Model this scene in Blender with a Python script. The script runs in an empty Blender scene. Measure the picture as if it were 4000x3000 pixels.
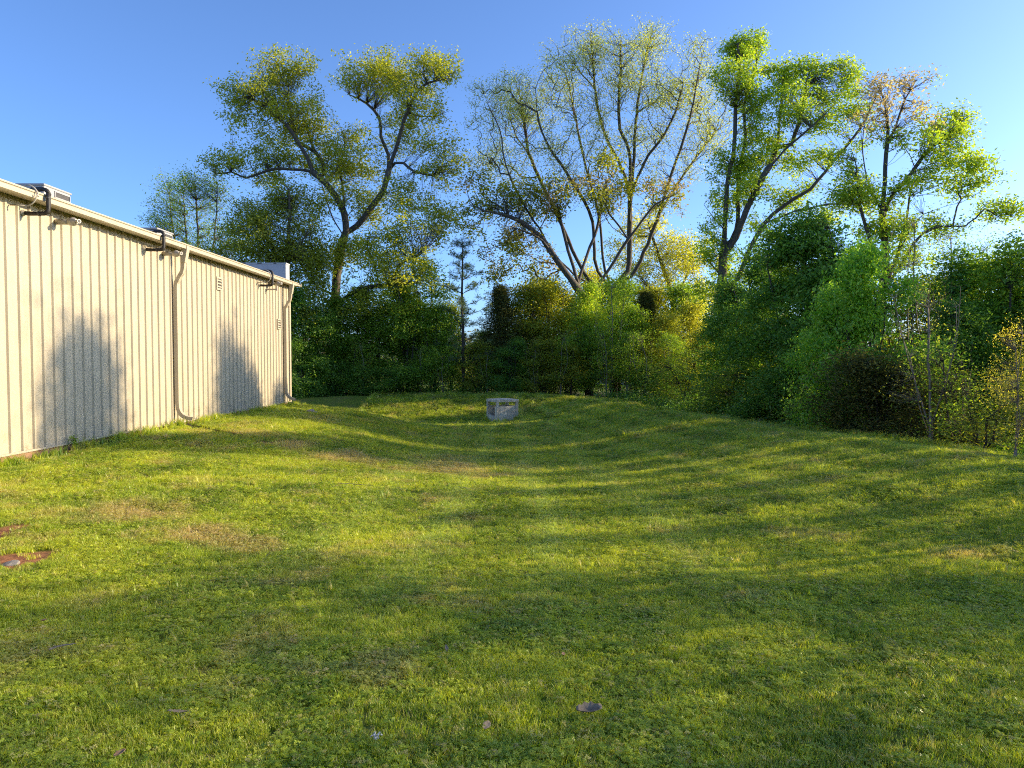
import bpy, bmesh, math
import numpy as np
from mathutils import Vector, Matrix

# ------------------------------------------------------------------ camera, sky, sun, exposure
S = bpy.context.scene
F = 2773.0                                   # focal length in pixels of the 4000 x 3000 photograph
PITCH = math.radians(-2.02); YAW = math.radians(0.2)
cam_d = bpy.data.cameras.new('camera'); cam = bpy.data.objects.new('camera', cam_d)
S.collection.objects.link(cam); S.camera = cam
cam_d.sensor_width = 36.0; cam_d.lens = 36.0 * F / 4000.0
cam_d.clip_start = 0.05; cam_d.clip_end = 5000
cam.location = (0, 0, 0)
cam.rotation_euler = (math.radians(90) + PITCH, 0, YAW)
RM = np.array(cam.rotation_euler.to_matrix())

SUN_EL = math.radians(16.5); SUN_AZ = math.radians(12.0)     # azimuth: from +X turned towards +Y
sun_dir = Vector((math.cos(SUN_EL) * math.cos(SUN_AZ), math.cos(SUN_EL) * math.sin(SUN_AZ), math.sin(SUN_EL)))
W = bpy.data.worlds.new('World'); S.world = W; W.use_nodes = True
nt = W.node_tree; nt.nodes.clear()
sky = nt.nodes.new('ShaderNodeTexSky'); sky.sky_type = 'NISHITA'; sky.sun_disc = False
sky.sun_elevation = SUN_EL; sky.sun_rotation = math.radians(90) - SUN_AZ
sky.altitude = 200; sky.air_density = 0.7; sky.dust_density = 1.5; sky.ozone_density = 6.0
hs = nt.nodes.new('ShaderNodeHueSaturation'); hs.inputs['Saturation'].default_value = 0.97
bg = nt.nodes.new('ShaderNodeBackground'); bg.inputs['Strength'].default_value = 0.13
wo = nt.nodes.new('ShaderNodeOutputWorld')
nt.links.new(sky.outputs[0], hs.inputs['Color']); nt.links.new(hs.outputs[0], bg.inputs[0]); nt.links.new(bg.outputs[0], wo.inputs[0])
sl = bpy.data.lights.new('sun', 'SUN'); sl.energy = 3.5; sl.angle = math.radians(0.53); sl.color = (1.0, 0.81, 0.53)
so = bpy.data.objects.new('sun', sl); S.collection.objects.link(so)
so.rotation_euler = sun_dir.to_track_quat('Z', 'Y').to_euler(); so.location = (40, 10, 20)
S.view_settings.view_transform = 'Standard'; S.view_settings.look = 'None'
S.view_settings.gamma = 1.0; S.view_settings.exposure = 1.45
S.cycles.use_denoising = False; S.cycles.filter_width = 1.1
S.cycles.max_bounces = 6; S.cycles.diffuse_bounces = 3; S.cycles.transmission_bounces = 3
S.cycles.transparent_max_bounces = 4; S.cycles.caustics_reflective = False; S.cycles.caustics_refractive = False

rng = np.random.default_rng(7)

# ------------------------------------------------------------------ helpers
def ray(px, py):
    d = RM @ np.array([(px - 2000) / F, (1500 - py) / F, -1.0]); return d
def at(px, py, Y):
    d = ray(px, py); return d * (Y / d[1])

def tag(o, label=None, cat=None, group=None, kind=None):
    if label: o['label'] = label
    if cat: o['category'] = cat
    if group: o['group'] = group
    if kind: o['kind'] = kind
    return o
def empty(name, loc=(0, 0, 0), rz=0.0):
    o = bpy.data.objects.new(name, None); S.collection.objects.link(o); o.location = loc; o.rotation_euler = (0, 0, rz)
    o.empty_display_size = 0.2; return o
def link(name, me, mat, parent=None):
    o = bpy.data.objects.new(name, me); S.collection.objects.link(o)
    if mat: me.materials.append(mat)
    if parent: o.parent = parent
    return o
def quads_mesh(name, V, Fq, smooth=False, n=4):
    """fast mesh from numpy arrays: V (k,3), Fq (m,n)"""
    me = bpy.data.meshes.new(name)
    V = np.ascontiguousarray(V, dtype=np.float32); Fq = np.ascontiguousarray(Fq, dtype=np.int32)
    me.vertices.add(len(V)); me.vertices.foreach_set('co', V.ravel())
    me.loops.add(Fq.size); me.loops.foreach_set('vertex_index', Fq.ravel())
    me.polygons.add(len(Fq)); me.polygons.foreach_set('loop_start', np.arange(0, Fq.size, n, dtype=np.int32))
    me.update(calc_edges=True)
    me.polygons.foreach_set('use_smooth', np.full(len(Fq), smooth))
    return me
def vattr(me, name, arr, typ='FLOAT'):
    a = me.attributes.new(name, typ, 'POINT')
    if typ == 'FLOAT': a.data.foreach_set('value', np.ascontiguousarray(arr, dtype=np.float32))
    elif typ == 'INT': a.data.foreach_set('value', np.ascontiguousarray(arr, dtype=np.int32))
    else: a.data.foreach_set('color', np.ascontiguousarray(arr, dtype=np.float32).ravel())

class MB:
    """collects simple solids in one bmesh"""
    def __init__(s): s.b = bmesh.new()
    def box(s, x0, x1, y0, y1, z0, z1, bev=0.0, M=None):
        r = bmesh.ops.create_cube(s.b, size=1.0); vs = r['verts']
        for v in vs:
            v.co = Vector((x0 + (v.co.x + .5) * (x1 - x0), y0 + (v.co.y + .5) * (y1 - y0), z0 + (v.co.z + .5) * (z1 - z0)))
        if bev:
            es = list({e for v in vs for e in v.link_edges})
            rr = bmesh.ops.bevel(s.b, geom=es, offset=bev, segments=2, affect='EDGES', profile=0.5)
            vs = list({v for f in rr['faces'] for v in f.verts} | {v for v in vs if v.is_valid})
        if M is not None: bmesh.ops.transform(s.b, matrix=M, verts=vs)
        return s
    def poly_prism(s, pts2, f3):
        """pts2: outline; f3(p, side) -> 3D"""
        a = [s.b.verts.new(f3(p, 0)) for p in pts2]; c = [s.b.verts.new(f3(p, 1)) for p in pts2]
        n = len(a)
        s.b.faces.new(a); s.b.faces.new(c[::-1])
        for i in range(n): s.b.faces.new((a[i], c[i], c[(i + 1) % n], a[(i + 1) % n]))
        return s
    def tube(s, P, R, n=10, cap=True, sq=None):
        """round tube, or rectangular if sq=(halfw, halfd)"""
        P = [Vector(p) for p in P]
        if not hasattr(R, '__len__'): R = [R] * len(P)
        rings = []
        ref = None
        for i, p in enumerate(P):
            t = (P[min(i + 1, len(P) - 1)] - P[max(i - 1, 0)]).normalized()
            if ref is None: ref = Vector((0, 1, 0)) if abs(t.y) < .9 else Vector((0, 0, 1))
            u = ref - t * ref.dot(t); u.normalize(); w = t.cross(u); ref = u
            if sq: off = [u * (a * sq[0]) + w * (c * sq[1]) for a, c in ((-1, -1), (1, -1), (1, 1), (-1, 1))]
            else: off = [u * math.cos(k * 2 * math.pi / n) * R[i] + w * math.sin(k * 2 * math.pi / n) * R[i] for k in range(n)]
            rings.append([s.b.verts.new(p + o) for o in off])
        for a, c in zip(rings, rings[1:]):
            m = len(a)
            for k in range(m): s.b.faces.new((a[k], a[(k + 1) % m], c[(k + 1) % m], c[k]))
        if cap: s.b.faces.new(rings[0][::-1]); s.b.faces.new(rings[-1])
        return s
    def build(s, name, mat, parent=None, smooth=False):
        bmesh.ops.recalc_face_normals(s.b, faces=s.b.faces)
        me = bpy.data.meshes.new(name); s.b.to_mesh(me); s.b.free()
        if smooth:
            for p in me.polygons: p.use_smooth = True
        return link(name, me, mat, parent)
def islands(s, name, mat, parent=None):
    """build every loose piece as a part of its own"""
    bm = s.b; bm.verts.index_update(); seen = set(); out = []
    bmesh.ops.recalc_face_normals(bm, faces=bm.faces)
    for v in bm.verts:
        if v in seen: continue
        st = [v]; seen.add(v); isl = []
        while st:
            q = st.pop(); isl.append(q)
            for e in q.link_edges:
                w = e.other_vert(q)
                if w not in seen: seen.add(w); st.append(w)
        m = {q: i for i, q in enumerate(isl)}; fs = {f for q in isl for f in q.link_faces}
        me = bpy.data.meshes.new(name); me.from_pydata([tuple(q.co) for q in isl], [], [[m[q] for q in f.verts] for f in fs]); out.append(link(name, me, mat, parent))
    bm.free(); return out
MB.islands = islands
def arc(c, a0, a1, r, e1, e2, n=8):
    c = Vector(c); e1 = Vector(e1); e2 = Vector(e2)
    return [c + e1 * (math.cos(a0 + (a1 - a0) * k / n) * r) + e2 * (math.sin(a0 + (a1 - a0) * k / n) * r) for k in range(n + 1)]

# ------------------------------------------------------------------ materials
def mat(name):
    m = bpy.data.materials.new(name); m.use_nodes = True; m.node_tree.nodes.clear(); return m, m.node_tree
def N(t, typ, **kw):
    n = t.nodes.new(typ)
    for k, v in kw.items():
        if k.startswith('i_'):
            n.inputs[k[2:].replace('_', ' ')].default_value = v
        else: setattr(n, k, v)
    return n
def ramp(t, fac, stops):
    r = t.nodes.new('ShaderNodeValToRGB'); e = r.color_ramp.elements
    while len(e) < len(stops): e.new(0.5)
    for el, (p, c) in zip(e, stops): el.position = p; el.color = tuple(c) + (1,) if len(c) == 3 else c
    t.links.new(fac, r.inputs[0]); return r.outputs[0]
def mixc(t, fac, a, b, mode='MIX'):
    m = t.nodes.new('ShaderNodeMix'); m.data_type = 'RGBA'; m.blend_type = mode
    for s, v in ((m.inputs[0], fac), (m.inputs[6], a), (m.inputs[7], b)):
        if isinstance(v, (int, float)): s.default_value = v
        elif isinstance(v, tuple): s.default_value = v + (1,) if len(v) == 3 else v
        else: t.links.new(v, s)
    return m.outputs[2]
def noise(t, scale, detail=3, rough=.55, vec=None, out=0):
    n = N(t, 'ShaderNodeTexNoise'); n.inputs['Scale'].default_value = scale; n.inputs['Detail'].default_value = detail; n.inputs['Roughness'].default_value = rough
    if vec is not None: t.links.new(vec, n.inputs['Vector'])
    return n.outputs[out]
def bump(t, h, strength, dist):
    b = N(t, 'ShaderNodeBump'); b.inputs['Strength'].default_value = strength; b.inputs['Distance'].default_value = dist
    t.links.new(h, b.inputs['Height']); return b.outputs[0]
def princ(name, c1, c2, rough=.5, scale=6, metal=0.0, bmp=0.0, bdist=.002, spec=.5, stretch=None, detail=4):
    m, t = mat(name)
    tc = N(t, 'ShaderNodeTexCoord'); vec = tc.outputs['Object']
    if stretch:
        mp = N(t, 'ShaderNodeMapping'); mp.inputs['Scale'].default_value = stretch; t.links.new(vec, mp.inputs[0]); vec = mp.outputs[0]
    n = noise(t, scale, detail, .6, vec)
    col = ramp(t, n, [(.3, c1), (.7, c2)])
    p = N(t, 'ShaderNodeBsdfPrincipled'); t.links.new(col, p.inputs['Base Color'])
    p.inputs['Roughness'].default_value = rough; p.inputs['Metallic'].default_value = metal; p.inputs['Specular IOR Level'].default_value = spec
    if bmp: t.links.new(bump(t, n, bmp, bdist), p.inputs['Normal'])
    o = N(t, 'ShaderNodeOutputMaterial'); t.links.new(p.outputs[0], o.inputs[0]); return m

def leaf_mat(name, dark, mid, light, trans=.45, gloss=.05, tint=1.75, rough=.5):
    m, t = mat(name)
    a = N(t, 'ShaderNodeAttribute', attribute_name='var')
    col = ramp(t, a.outputs['Fac'], [(0, dark), (.5, mid), (1, light)])
    d = N(t, 'ShaderNodeBsdfDiffuse'); t.links.new(col, d.inputs[0])
    tr = N(t, 'ShaderNodeBsdfTranslucent')
    tcol = mixc(t, 1.0, col, (tint * 1.05, tint * 1.0, tint * .5), 'MULTIPLY'); t.links.new(tcol, tr.inputs[0])
    mx = N(t, 'ShaderNodeMixShader'); mx.inputs[0].default_value = trans
    t.links.new(d.outputs[0], mx.inputs[1]); t.links.new(tr.outputs[0], mx.inputs[2])
    g = N(t, 'ShaderNodeBsdfGlossy'); g.inputs['Roughness'].default_value = rough
    m2 = N(t, 'ShaderNodeMixShader'); m2.inputs[0].default_value = gloss
    t.links.new(mx.outputs[0], m2.inputs[1]); t.links.new(g.outputs[0], m2.inputs[2])
    o = N(t, 'ShaderNodeOutputMaterial'); t.links.new(m2.outputs[0], o.inputs[0]); return m

L_OAK = leaf_mat('oak_leaf', (0.201, 0.248, 0.026), (0.330, 0.366, 0.035), (0.496, 0.496, 0.053), .46, .02)
L_OAK2 = leaf_mat('fresh_oak_leaf', (0.142, 0.260, 0.024), (0.295, 0.437, 0.033), (0.566, 0.600, 0.053), .46, .03)
L_PALE = leaf_mat('pale_new_leaf', (0.236, 0.295, 0.083), (0.401, 0.460, 0.130), (0.590, 0.600, 0.201), .42, .02)
L_BROWN = leaf_mat('bronze_new_leaf', (0.236, 0.195, 0.059), (0.378, 0.307, 0.094), (0.519, 0.425, 0.153), .4)
L_RED = leaf_mat('reddish_new_leaf', (0.307, 0.248, 0.142), (0.448, 0.366, 0.212), (0.543, 0.496, 0.260), .4)
L_YEL = leaf_mat('yellow_green_leaf', (0.301, 0.341, 0.040), (0.501, 0.501, 0.060), (0.600, 0.600, 0.080), .5)
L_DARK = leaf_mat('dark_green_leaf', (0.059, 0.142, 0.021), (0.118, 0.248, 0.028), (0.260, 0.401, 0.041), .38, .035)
L_GREEN = leaf_mat('mid_green_leaf', (0.100, 0.201, 0.021), (0.201, 0.330, 0.028), (0.389, 0.496, 0.041), .44, .03)
L_OLIVE = leaf_mat('olive_leaf', (0.142, 0.183, 0.021), (0.260, 0.295, 0.028), (0.448, 0.448, 0.041), .44, .03)
L_PINE = leaf_mat('pine_needle', (0.060, 0.100, 0.040), (0.100, 0.160, 0.060), (0.160, 0.221, 0.080), .2)
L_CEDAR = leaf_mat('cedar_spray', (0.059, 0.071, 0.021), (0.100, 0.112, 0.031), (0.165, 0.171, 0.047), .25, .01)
L_FRESH = leaf_mat('fresh_bright_leaf', (0.106, 0.260, 0.024), (0.224, 0.425, 0.035), (0.425, 0.600, 0.059), .45, .04)
L_GOLD = leaf_mat('golden_shrub_leaf', (0.441, 0.341, 0.040), (0.600, 0.542, 0.060), (0.600, 0.600, 0.100), .5)
BARK = princ('grey_brown_bark', (.04, .032, .025), (.14, .115, .088), .9, 3.0, bmp=.8, bdist=.04, stretch=(6, 6, 1))
BARK_P = princ('pale_bark', (.12, .10, .075), (.26, .22, .17), .9, 3.0, bmp=.5, bdist=.02, stretch=(6, 6, 1))
BARK_D = princ('dark_bark', (.03, .024, .02), (.08, .06, .045), .9, 3.0, bmp=.6, bdist=.03, stretch=(6, 6, 1))

# ------------------------------------------------------------------ ground height (thin plate spline through surveyed points)
CP = []
def row(Y, pairs):
    for x, z in pairs: CP.append((x, Y, z))
row(-12, [(-25, -1.7), (-8.7, -1.75), (-3, -1.65), (3, -1.6), (9, -1.45), (15, -2.3), (30, -3)])
row(-4, [(-8.7, -1.76), (-3, -1.68), (2, -1.66), (8.5, -1.42), (14, -2.4)])
row(0, [(-25, -1.7), (-8.7, -1.77), (-4, -1.70), (0, -1.66), (4, -1.66), (8.3, -1.45), (10.5, -1.6), (15, -2.7), (30, -3)])
row(5, [(-8.7, -1.77), (-4, -1.79), (-1, -1.85), (2, -1.86), (5, -1.75), (8.0, -1.50), (10, -1.75), (14, -2.7)])
row(8.5, [(-8.7, -1.80), (-5, -1.82), (-2, -1.98), (0, -2.02), (2, -2.01), (4.5, -1.85), (6.5, -1.63), (7.9, -1.53), (10, -1.9)])
row(12, [(-25, -1.7), (-8.7, -1.79), (-6, -1.80), (-4, -1.93), (-2, -2.11), (0, -2.18), (2, -2.15), (4, -1.99), (6, -1.75), (7.7, -1.62), (9.5, -1.95), (13, -2.8), (30, -3)])
row(16, [(-8.7, -1.755), (-6.5, -1.76), (-4.5, -1.96), (-2.5, -2.32), (-.5, -2.47), (1.5, -2.45), (3.5, -2.25), (5.5, -1.93), (7.5, -1.76), (9.2, -2.05), (12, -2.8)])
row(20, [(-8.7, -1.745), (-6.5, -1.76), (-5, -1.94), (-3, -2.44), (-1, -2.68), (1, -2.68), (3, -2.46), (5, -2.07), (6.9, -1.88), (8.6, -2.2), (12, -2.95)])
row(24, [(-25, -1.7), (-8.7, -1.77), (-6.8, -1.85), (-5.2, -2.1), (-3.4, -2.6), (-1, -2.84), (1, -2.84), (3, -2.6), (5, -2.14), (6.4, -1.97), (8, -2.3), (12, -3)])
row(27, [(-8.7, -1.80), (-7.1, -1.91), (-5.9, -2.06), (-4.9, -2.30), (-3.8, -2.56), (-3, -2.8), (-1, -2.96), (1, -2.95), (3, -2.7), (5, -2.16), (6.0, -2.05), (8, -2.5), (20, -3)])
row(29.5, [(-20, -2.0), (-11, -2.1), (-8.7, -2.12), (-6.8, -2.35), (-4, -2.85), (-1, -2.97)])
row(33, [(-25, -2.8), (-16, -2.9), (-11, -2.98), (-7, -3.08), (-3, -3.14), (0, -3.1), (2, -2.88), (4, -2.32), (5.1, -2.12), (7, -2.6), (12, -3)])
row(37, [(-25, -2.8), (-16, -2.98), (-11, -3.08), (-6, -3.18), (-2, -3.18), (0, -3.08), (2, -2.7), (3.6, -2.28), (4.8, -2.2), (7, -2.75)])
row(40, [(-25, -2.5), (-16, -2.65), (-8, -2.66), (-1, -2.62), (1.5, -2.42), (3.2, -2.2), (5, -2.45), (8, -2.9)])
row(42.7, [(-25, -2.2), (-16, -2.2), (-10, -2.2), (-4, -2.2), (0, -2.2), (2.0, -2.22), (4, -2.5)])
row(46, [(-25, -2.7), (-12, -2.7), (-4, -2.7), (2, -2.75), (10, -3), (30, -3)])
row(54, [(-30, -3), (-10, -3), (5, -3), (25, -3)])
row(75, [(-40, -3), (0, -3), (40, -3)])
CP = np.array(CP)
def _phi(r2): return np.where(r2 > 1e-9, .5 * r2 * np.log(r2 + 1e-12), 0.0)
_n = len(CP); _d2 = ((CP[:, None, :2] - CP[None, :, :2]) ** 2).sum(-1)
_A = np.zeros((_n + 3, _n + 3)); _A[:_n, :_n] = _phi(_d2) + np.eye(_n) * .15; _A[:_n, _n] = 1; _A[:_n, _n + 1:] = CP[:, :2]
_A[_n, :_n] = 1; _A[_n + 1:, :_n] = CP[:, :2].T
_w = np.linalg.solve(_A, np.concatenate([CP[:, 2], np.zeros(3)]))
def sstep(x, a, b):
    t = np.clip((x - a) / (b - a), 0, 1); return t * t * (3 - 2 * t)
# erosion gully running from the near downspout
GUL = None
def height(x, y):
    x = np.atleast_1d(np.asarray(x, float)); y = np.atleast_1d(np.asarray(y, float))
    out = np.empty(len(x))
    for i in range(0, len(x), 20000):
        a = x[i:i + 20000]; b = y[i:i + 20000]
        xx = np.clip(a, -28, 32); yy = np.clip(b, -14, 75)
        r2 = (xx[:, None] - CP[:, 0]) ** 2 + (yy[:, None] - CP[:, 1]) ** 2
        z = _phi(r2) @ _w[:_n] + _w[_n] + _w[_n + 1] * xx + _w[_n + 2] * yy
        far = np.maximum(np.maximum(sstep(a, 18, 30), sstep(b, 50, 70)), sstep(-a, 22, 28) * sstep(b, 36, 50))
        z = z * (1 - far) - 3.0 * far
        if GUL is not None:
            d, s = seg_dist(a, b, GUL)
            z = z - .14 * np.exp(-(d / .10) ** 2) * sstep(s, 0, .1) * (1 - sstep(s, .75, 1.0))
        out[i:i + 20000] = z
    return out
def h1(x, y): return float(height(x, y)[0])
def seg_dist(a, b, L):
    best = np.full(len(a), 1e9); sp = np.zeros(len(a)); n = len(L) - 1
    for k in range(n):
        p = np.array(L[k]); q = np.array(L[k + 1]); v = q - p
        t = np.clip(((a - p[0]) * v[0] + (b - p[1]) * v[1]) / (v @ v), 0, 1)
        d = np.hypot(a - p[0] - t * v[0], b - p[1] - t * v[1])
        m = d < best; best[m] = d[m]; sp[m] = ((k + t) / n)[m]
    return best, sp
def hit(px, py):
    d = ray(px, py); t = np.linspace(1.5, 90, 3000) / d[1]
    P = d[None] * t[:, None]; z = height(P[:, 0], P[:, 1]); i = int(np.argmax(P[:, 2] < z)); return P[i]
GUL = [tuple(hit(*p)[:2]) for p in ((735, 1666), (800, 1678), (870, 1692), (940, 1703), (975, 1706))]

# smooth value noise for masks
def vnoise(x, y, s, seed):
    g = np.random.default_rng(seed).random((256, 256)); u = x / s + 1000; v = y / s + 1000
    i = np.floor(u).astype(int); j = np.floor(v).astype(int); fu = u - i; fv = v - j
    fu = fu * fu * (3 - 2 * fu); fv = fv * fv * (3 - 2 * fv)
    a = g[i % 256, j % 256]; b = g[(i + 1) % 256, j % 256]; c = g[i % 256, (j + 1) % 256]; d = g[(i + 1) % 256, (j + 1) % 256]
    return (a * (1 - fu) + b * fu) * (1 - fv) + (c * (1 - fu) + d * fu) * fv
def fbm(x, y, s, seed): return .5 * vnoise(x, y, s, seed) + .3 * vnoise(x, y, s / 2.1, seed + 1) + .2 * vnoise(x, y, s / 4.3, seed + 2)

# patches: centre pixel, half size in pixels, amount
CLAY = [(60, 2188, 190, 34, 1.3), (20, 2080, 80, 34, 1.0), (180, 2108, 60, 10, .8), (250, 1765, 120, 12, .9), (1060, 1730, 90, 16, .75), (700, 1661, 60, 9, .7),
        (540, 1690, 160, 9, .6), (1240, 1630, 40, 8, .5), (1000, 1578, 150, 5, .7), (560, 1870, 90, 18, .45), (820, 2640, 60, 20, .5), (0, 1800, 200, 14, .7), (2005, 1650, 40, 8, .7), (1930, 1640, 25, 6, .6)]
DRY = [(1150, 1745, 170, 28, 1.0), (1330, 1790, 190, 30, 1.1), (1750, 1830, 210, 30, .9), (1450, 1810, 120, 22, .8), (560, 2020, 230, 40, .9), (780, 2100, 260, 45, 1.1), (430, 1990, 160, 40, .7),
       (1010, 2130, 120, 35, .8), (200, 2010, 130, 30, .6), (1000, 1700, 150, 20, .6), (1480, 2640, 160, 70, .5), (950, 1660, 140, 14, .5), (1260, 1640, 120, 14, .5), (2020, 1830, 130, 22, .45),
       (900, 2700, 160, 50, .35), (1750, 1795, 120, 14, .6), (2800, 1960, 200, 20, .35), (3100, 2100, 200, 30, .2)]
def _patches(L):
    R = []
    for px, py, rx, ry, a in L:
        c = hit(px, py); e1 = hit(px + rx, py); e2 = hit(px, py + ry)
        R.append((c[0], c[1], max(.15, abs(e1[0] - c[0])), max(.15, min(abs(c[1] - e2[1]) * 1.15, 2.5)), a))
    return R
CLAY = _patches(CLAY); DRY = _patches(DRY)
def pmask(L, x, y):
    m = np.zeros(len(x)); w = (fbm(x, y, .7, 31) - .5) * 1.6
    for cx, cy, rx, ry, a in L:
        q = np.sqrt(((x - cx) / rx) ** 2 + ((y - cy) / ry) ** 2) + w * .9
        m = np.maximum(m, a * (1 - sstep(q, .35, 1.25)))
    return m
def crest_x(y):   # where the mown grass ends on the right
    return np.interp(y, [-12, 0, 5, 12, 16, 20, 24, 27, 33, 37, 40, 43.5, 44], [10.5, 10.2, 9.8, 9.2, 9.0, 8.4, 7.8, 7.4, 6.4, 5.9, 5.0, 3.4, 2.0])
def lawn(x, y):
    m = (x < crest_x(y) + (fbm(x, y, 1.2, 5) - .5) * 1.2) & (y < 44.0 + (fbm(x, y, 1.2, 6) - .5) * 1.0)
    m &= ~((x < -8.69) & (y < 27.52)); return m

# ground sheet
def axis(segs):
    out = []
    for a, b, s in segs: out += list(np.arange(a, b - 1e-6, s))
    return np.array(out + [segs[-1][1]])
gx = axis([(-1500, -300, 300), (-300, -60, 40), (-60, -28, 4), (-28, -9, 1.0), (-9, -2.5, .06), (-2.5, 9.5, .14), (9.5, 16, .5), (16, 32, 2), (32, 60, 7), (60, 300, 40), (300, 1500, 300)])
gy = axis([(-300, -60, 60), (-60, -12, 8), (-12, 1, 1), (1, 15.8, .12), (15.8, 20.5, .05), (20.5, 45, .16), (45, 60, 1.0), (60, 120, 6), (120, 400, 70), (400, 2400, 400)])
GX, GY = np.meshgrid(gx, gy); fx = GX.ravel(); fy = GY.ravel()
fz = height(fx, fy)
inner = (np.abs(fx) < 16) & (fy < 50)
fz += np.where(inner, (fbm(fx, fy, 1.6, 3) - .5) * .05 + (fbm(fx, fy, .35, 4) - .5) * .022, 0)
nx_, ny_ = len(gx), len(gy)
ii = np.arange(nx_ * ny_).reshape(ny_, nx_)
Fq = np.stack([ii[:-1, :-1], ii[:-1, 1:], ii[1:, 1:], ii[1:, :-1]], -1).reshape(-1, 4)
gme = quads_mesh('ground', np.stack([fx, fy, fz], 1), Fq, True)
clay = np.maximum(pmask(CLAY, fx, fy), (1 - sstep(fx, -8.66, -8.40 + .3 * (fbm(fx, fy, 1.3, 91) - .5))) * (fx > -8.8) * (fy < 27.8)); dry = pmask(DRY, fx, fy)
gd, gs = seg_dist(fx, fy, GUL)
clay_g = np.exp(-(gd / .19) ** 2)
wood = (1 - lawn(fx, fy).astype(float)) * (1 - sstep(fy, 62, 68))
vattr(gme, 'clay', clay); vattr(gme, 'dry', dry); vattr(gme, 'wood', wood); vattr(gme, 'gully', clay_g)
m, t = mat('lawn_soil')
geo = N(t, 'ShaderNodeNewGeometry'); P_ = geo.outputs['Position']
n1 = noise(t, 14, 5, .7, P_); n2 = noise(t, 1.1, 3, .6, P_); n3 = noise(t, 60, 4, .7, P_)
green = ramp(t, n1, [(.3, (.07, .10, .012)), (.55, (.15, .19, .022)), (.75, (.22, .26, .035))])
straw = ramp(t, n3, [(.3, (.12, .085, .035)), (.7, (.36, .27, .12))])
claycol = ramp(t, n1, [(.3, (.20, .085, .04)), (.7, (.42, .19, .09))])
litter = ramp(t, n1, [(.3, (.02, .016, .01)), (.7, (.07, .055, .03))])
A_ = lambda nm: N(t, 'ShaderNodeAttribute', attribute_name=nm).outputs['Fac']
c = mixc(t, ramp(t, n2, [(.45, (0, 0, 0)), (.75, (.5, .5, .5))]), green, straw)
c = mixc(t, A_('dry'), c, straw)
c = mixc(t, A_('clay'), c, claycol)
c = mixc(t, A_('gully'), c, (.045, .03, .02))
c = mixc(t, A_('wood'), c, litter)
p = N(t, 'ShaderNodeBsdfPrincipled'); t.links.new(c, p.inputs['Base Color']); p.inputs['Roughness'].default_value = .95; p.inputs['Specular IOR Level'].default_value = .1
t.links.new(bump(t, n1, .7, .03), p.inputs['Normal'])
o = N(t, 'ShaderNodeOutputMaterial'); t.links.new(p.outputs[0], o.inputs[0])
ground = link('ground', gme, m); tag(ground, kind='structure')

# ------------------------------------------------------------------ grass (uncountable: one object)
def grass_mat():
    m, t = mat('grass_blades')
    a = N(t, 'ShaderNodeAttribute', attribute_name='tint', attribute_type='INSTANCER')
    sep = N(t, 'ShaderNodeSeparateColor'); t.links.new(a.outputs['Color'], sep.inputs[0])
    b = N(t, 'ShaderNodeAttribute', attribute_name='bv')
    g = ramp(t, sep.outputs[1], [(0, (.12, .24, .02)), (.45, (.33, .46, .03)), (1, (.58, .64, .05))])
    g = mixc(t, b.outputs['Fac'], g, (.45, .46, .09))
    g = mixc(t, sep.outputs[2], g, (.50, .60, .15))
    c = mixc(t, sep.outputs[0], g, (.58, .47, .22))
    d = N(t, 'ShaderNodeBsdfDiffuse'); t.links.new(c, d.inputs[0])
    tr = N(t, 'ShaderNodeBsdfTranslucent'); t.links.new(mixc(t, 1.0, c, (1.55, 1.5, .5), 'MULTIPLY'), tr.inputs[0])
    mx = N(t, 'ShaderNodeMixShader'); mx.inputs[0].default_value = .42
    t.links.new(d.outputs[0], mx.inputs[1]); t.links.new(tr.outputs[0], mx.inputs[2])
    gl = N(t, 'ShaderNodeBsdfGlossy'); gl.inputs['Roughness'].default_value = .4
    m2 = N(t, 'ShaderNodeMixShader'); m2.inputs[0].default_value = .035
    t.links.new(mx.outputs[0], m2.inputs[1]); t.links.new(gl.outputs[0], m2.inputs[2])
    o = N(t, 'ShaderNodeOutputMaterial'); t.links.new(m2.outputs[0], o.inputs[0]); return m
GM = grass_mat()
def blade_clump(seed, n, rad, hmin, hmax, wid):
    r = np.random.default_rng(seed); V = []; Fc = []; bv = []
    for k in range(n):
        a = r.uniform(0, 6.28); q = rad * math.sqrt(r.random()); bx, by = q * math.cos(a), q * math.sin(a)
        h = r.uniform(hmin, hmax); la = r.uniform(0, 6.28); lean = r.uniform(.15, 1.0) * h
        dx, dy = math.cos(la) * lean, math.sin(la) * lean; wa = la + 1.57 + r.uniform(-.6, .6); w = wid * r.uniform(.6, 1.2)
        wx, wy = math.cos(wa) * w, math.sin(wa) * w; i = len(V)
        V += [(bx - wx, by - wy, -.01), (bx + wx, by + wy, -.01), (bx + dx * .35 + wx * .8, by + dy * .35 + wy * .8, h * .6), (bx + dx * .35 - wx * .8, by + dy * .35 - wy * .8, h * .6),
              (bx + dx + wx * .1, by + dy + wy * .1, h), (bx + dx - wx * .1, by + dy - wy * .1, h * .99)]
        Fc += [(i, i + 1, i + 2, i + 3), (i + 3, i + 2, i + 4, i + 5)]; v = r.random() ** 2 * .8; bv += [v] * 6
    me = quads_mesh('grass_clump', np.array(V), np.array(Fc)); vattr(me, 'bv', bv); me.materials.append(GM); return me
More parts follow.
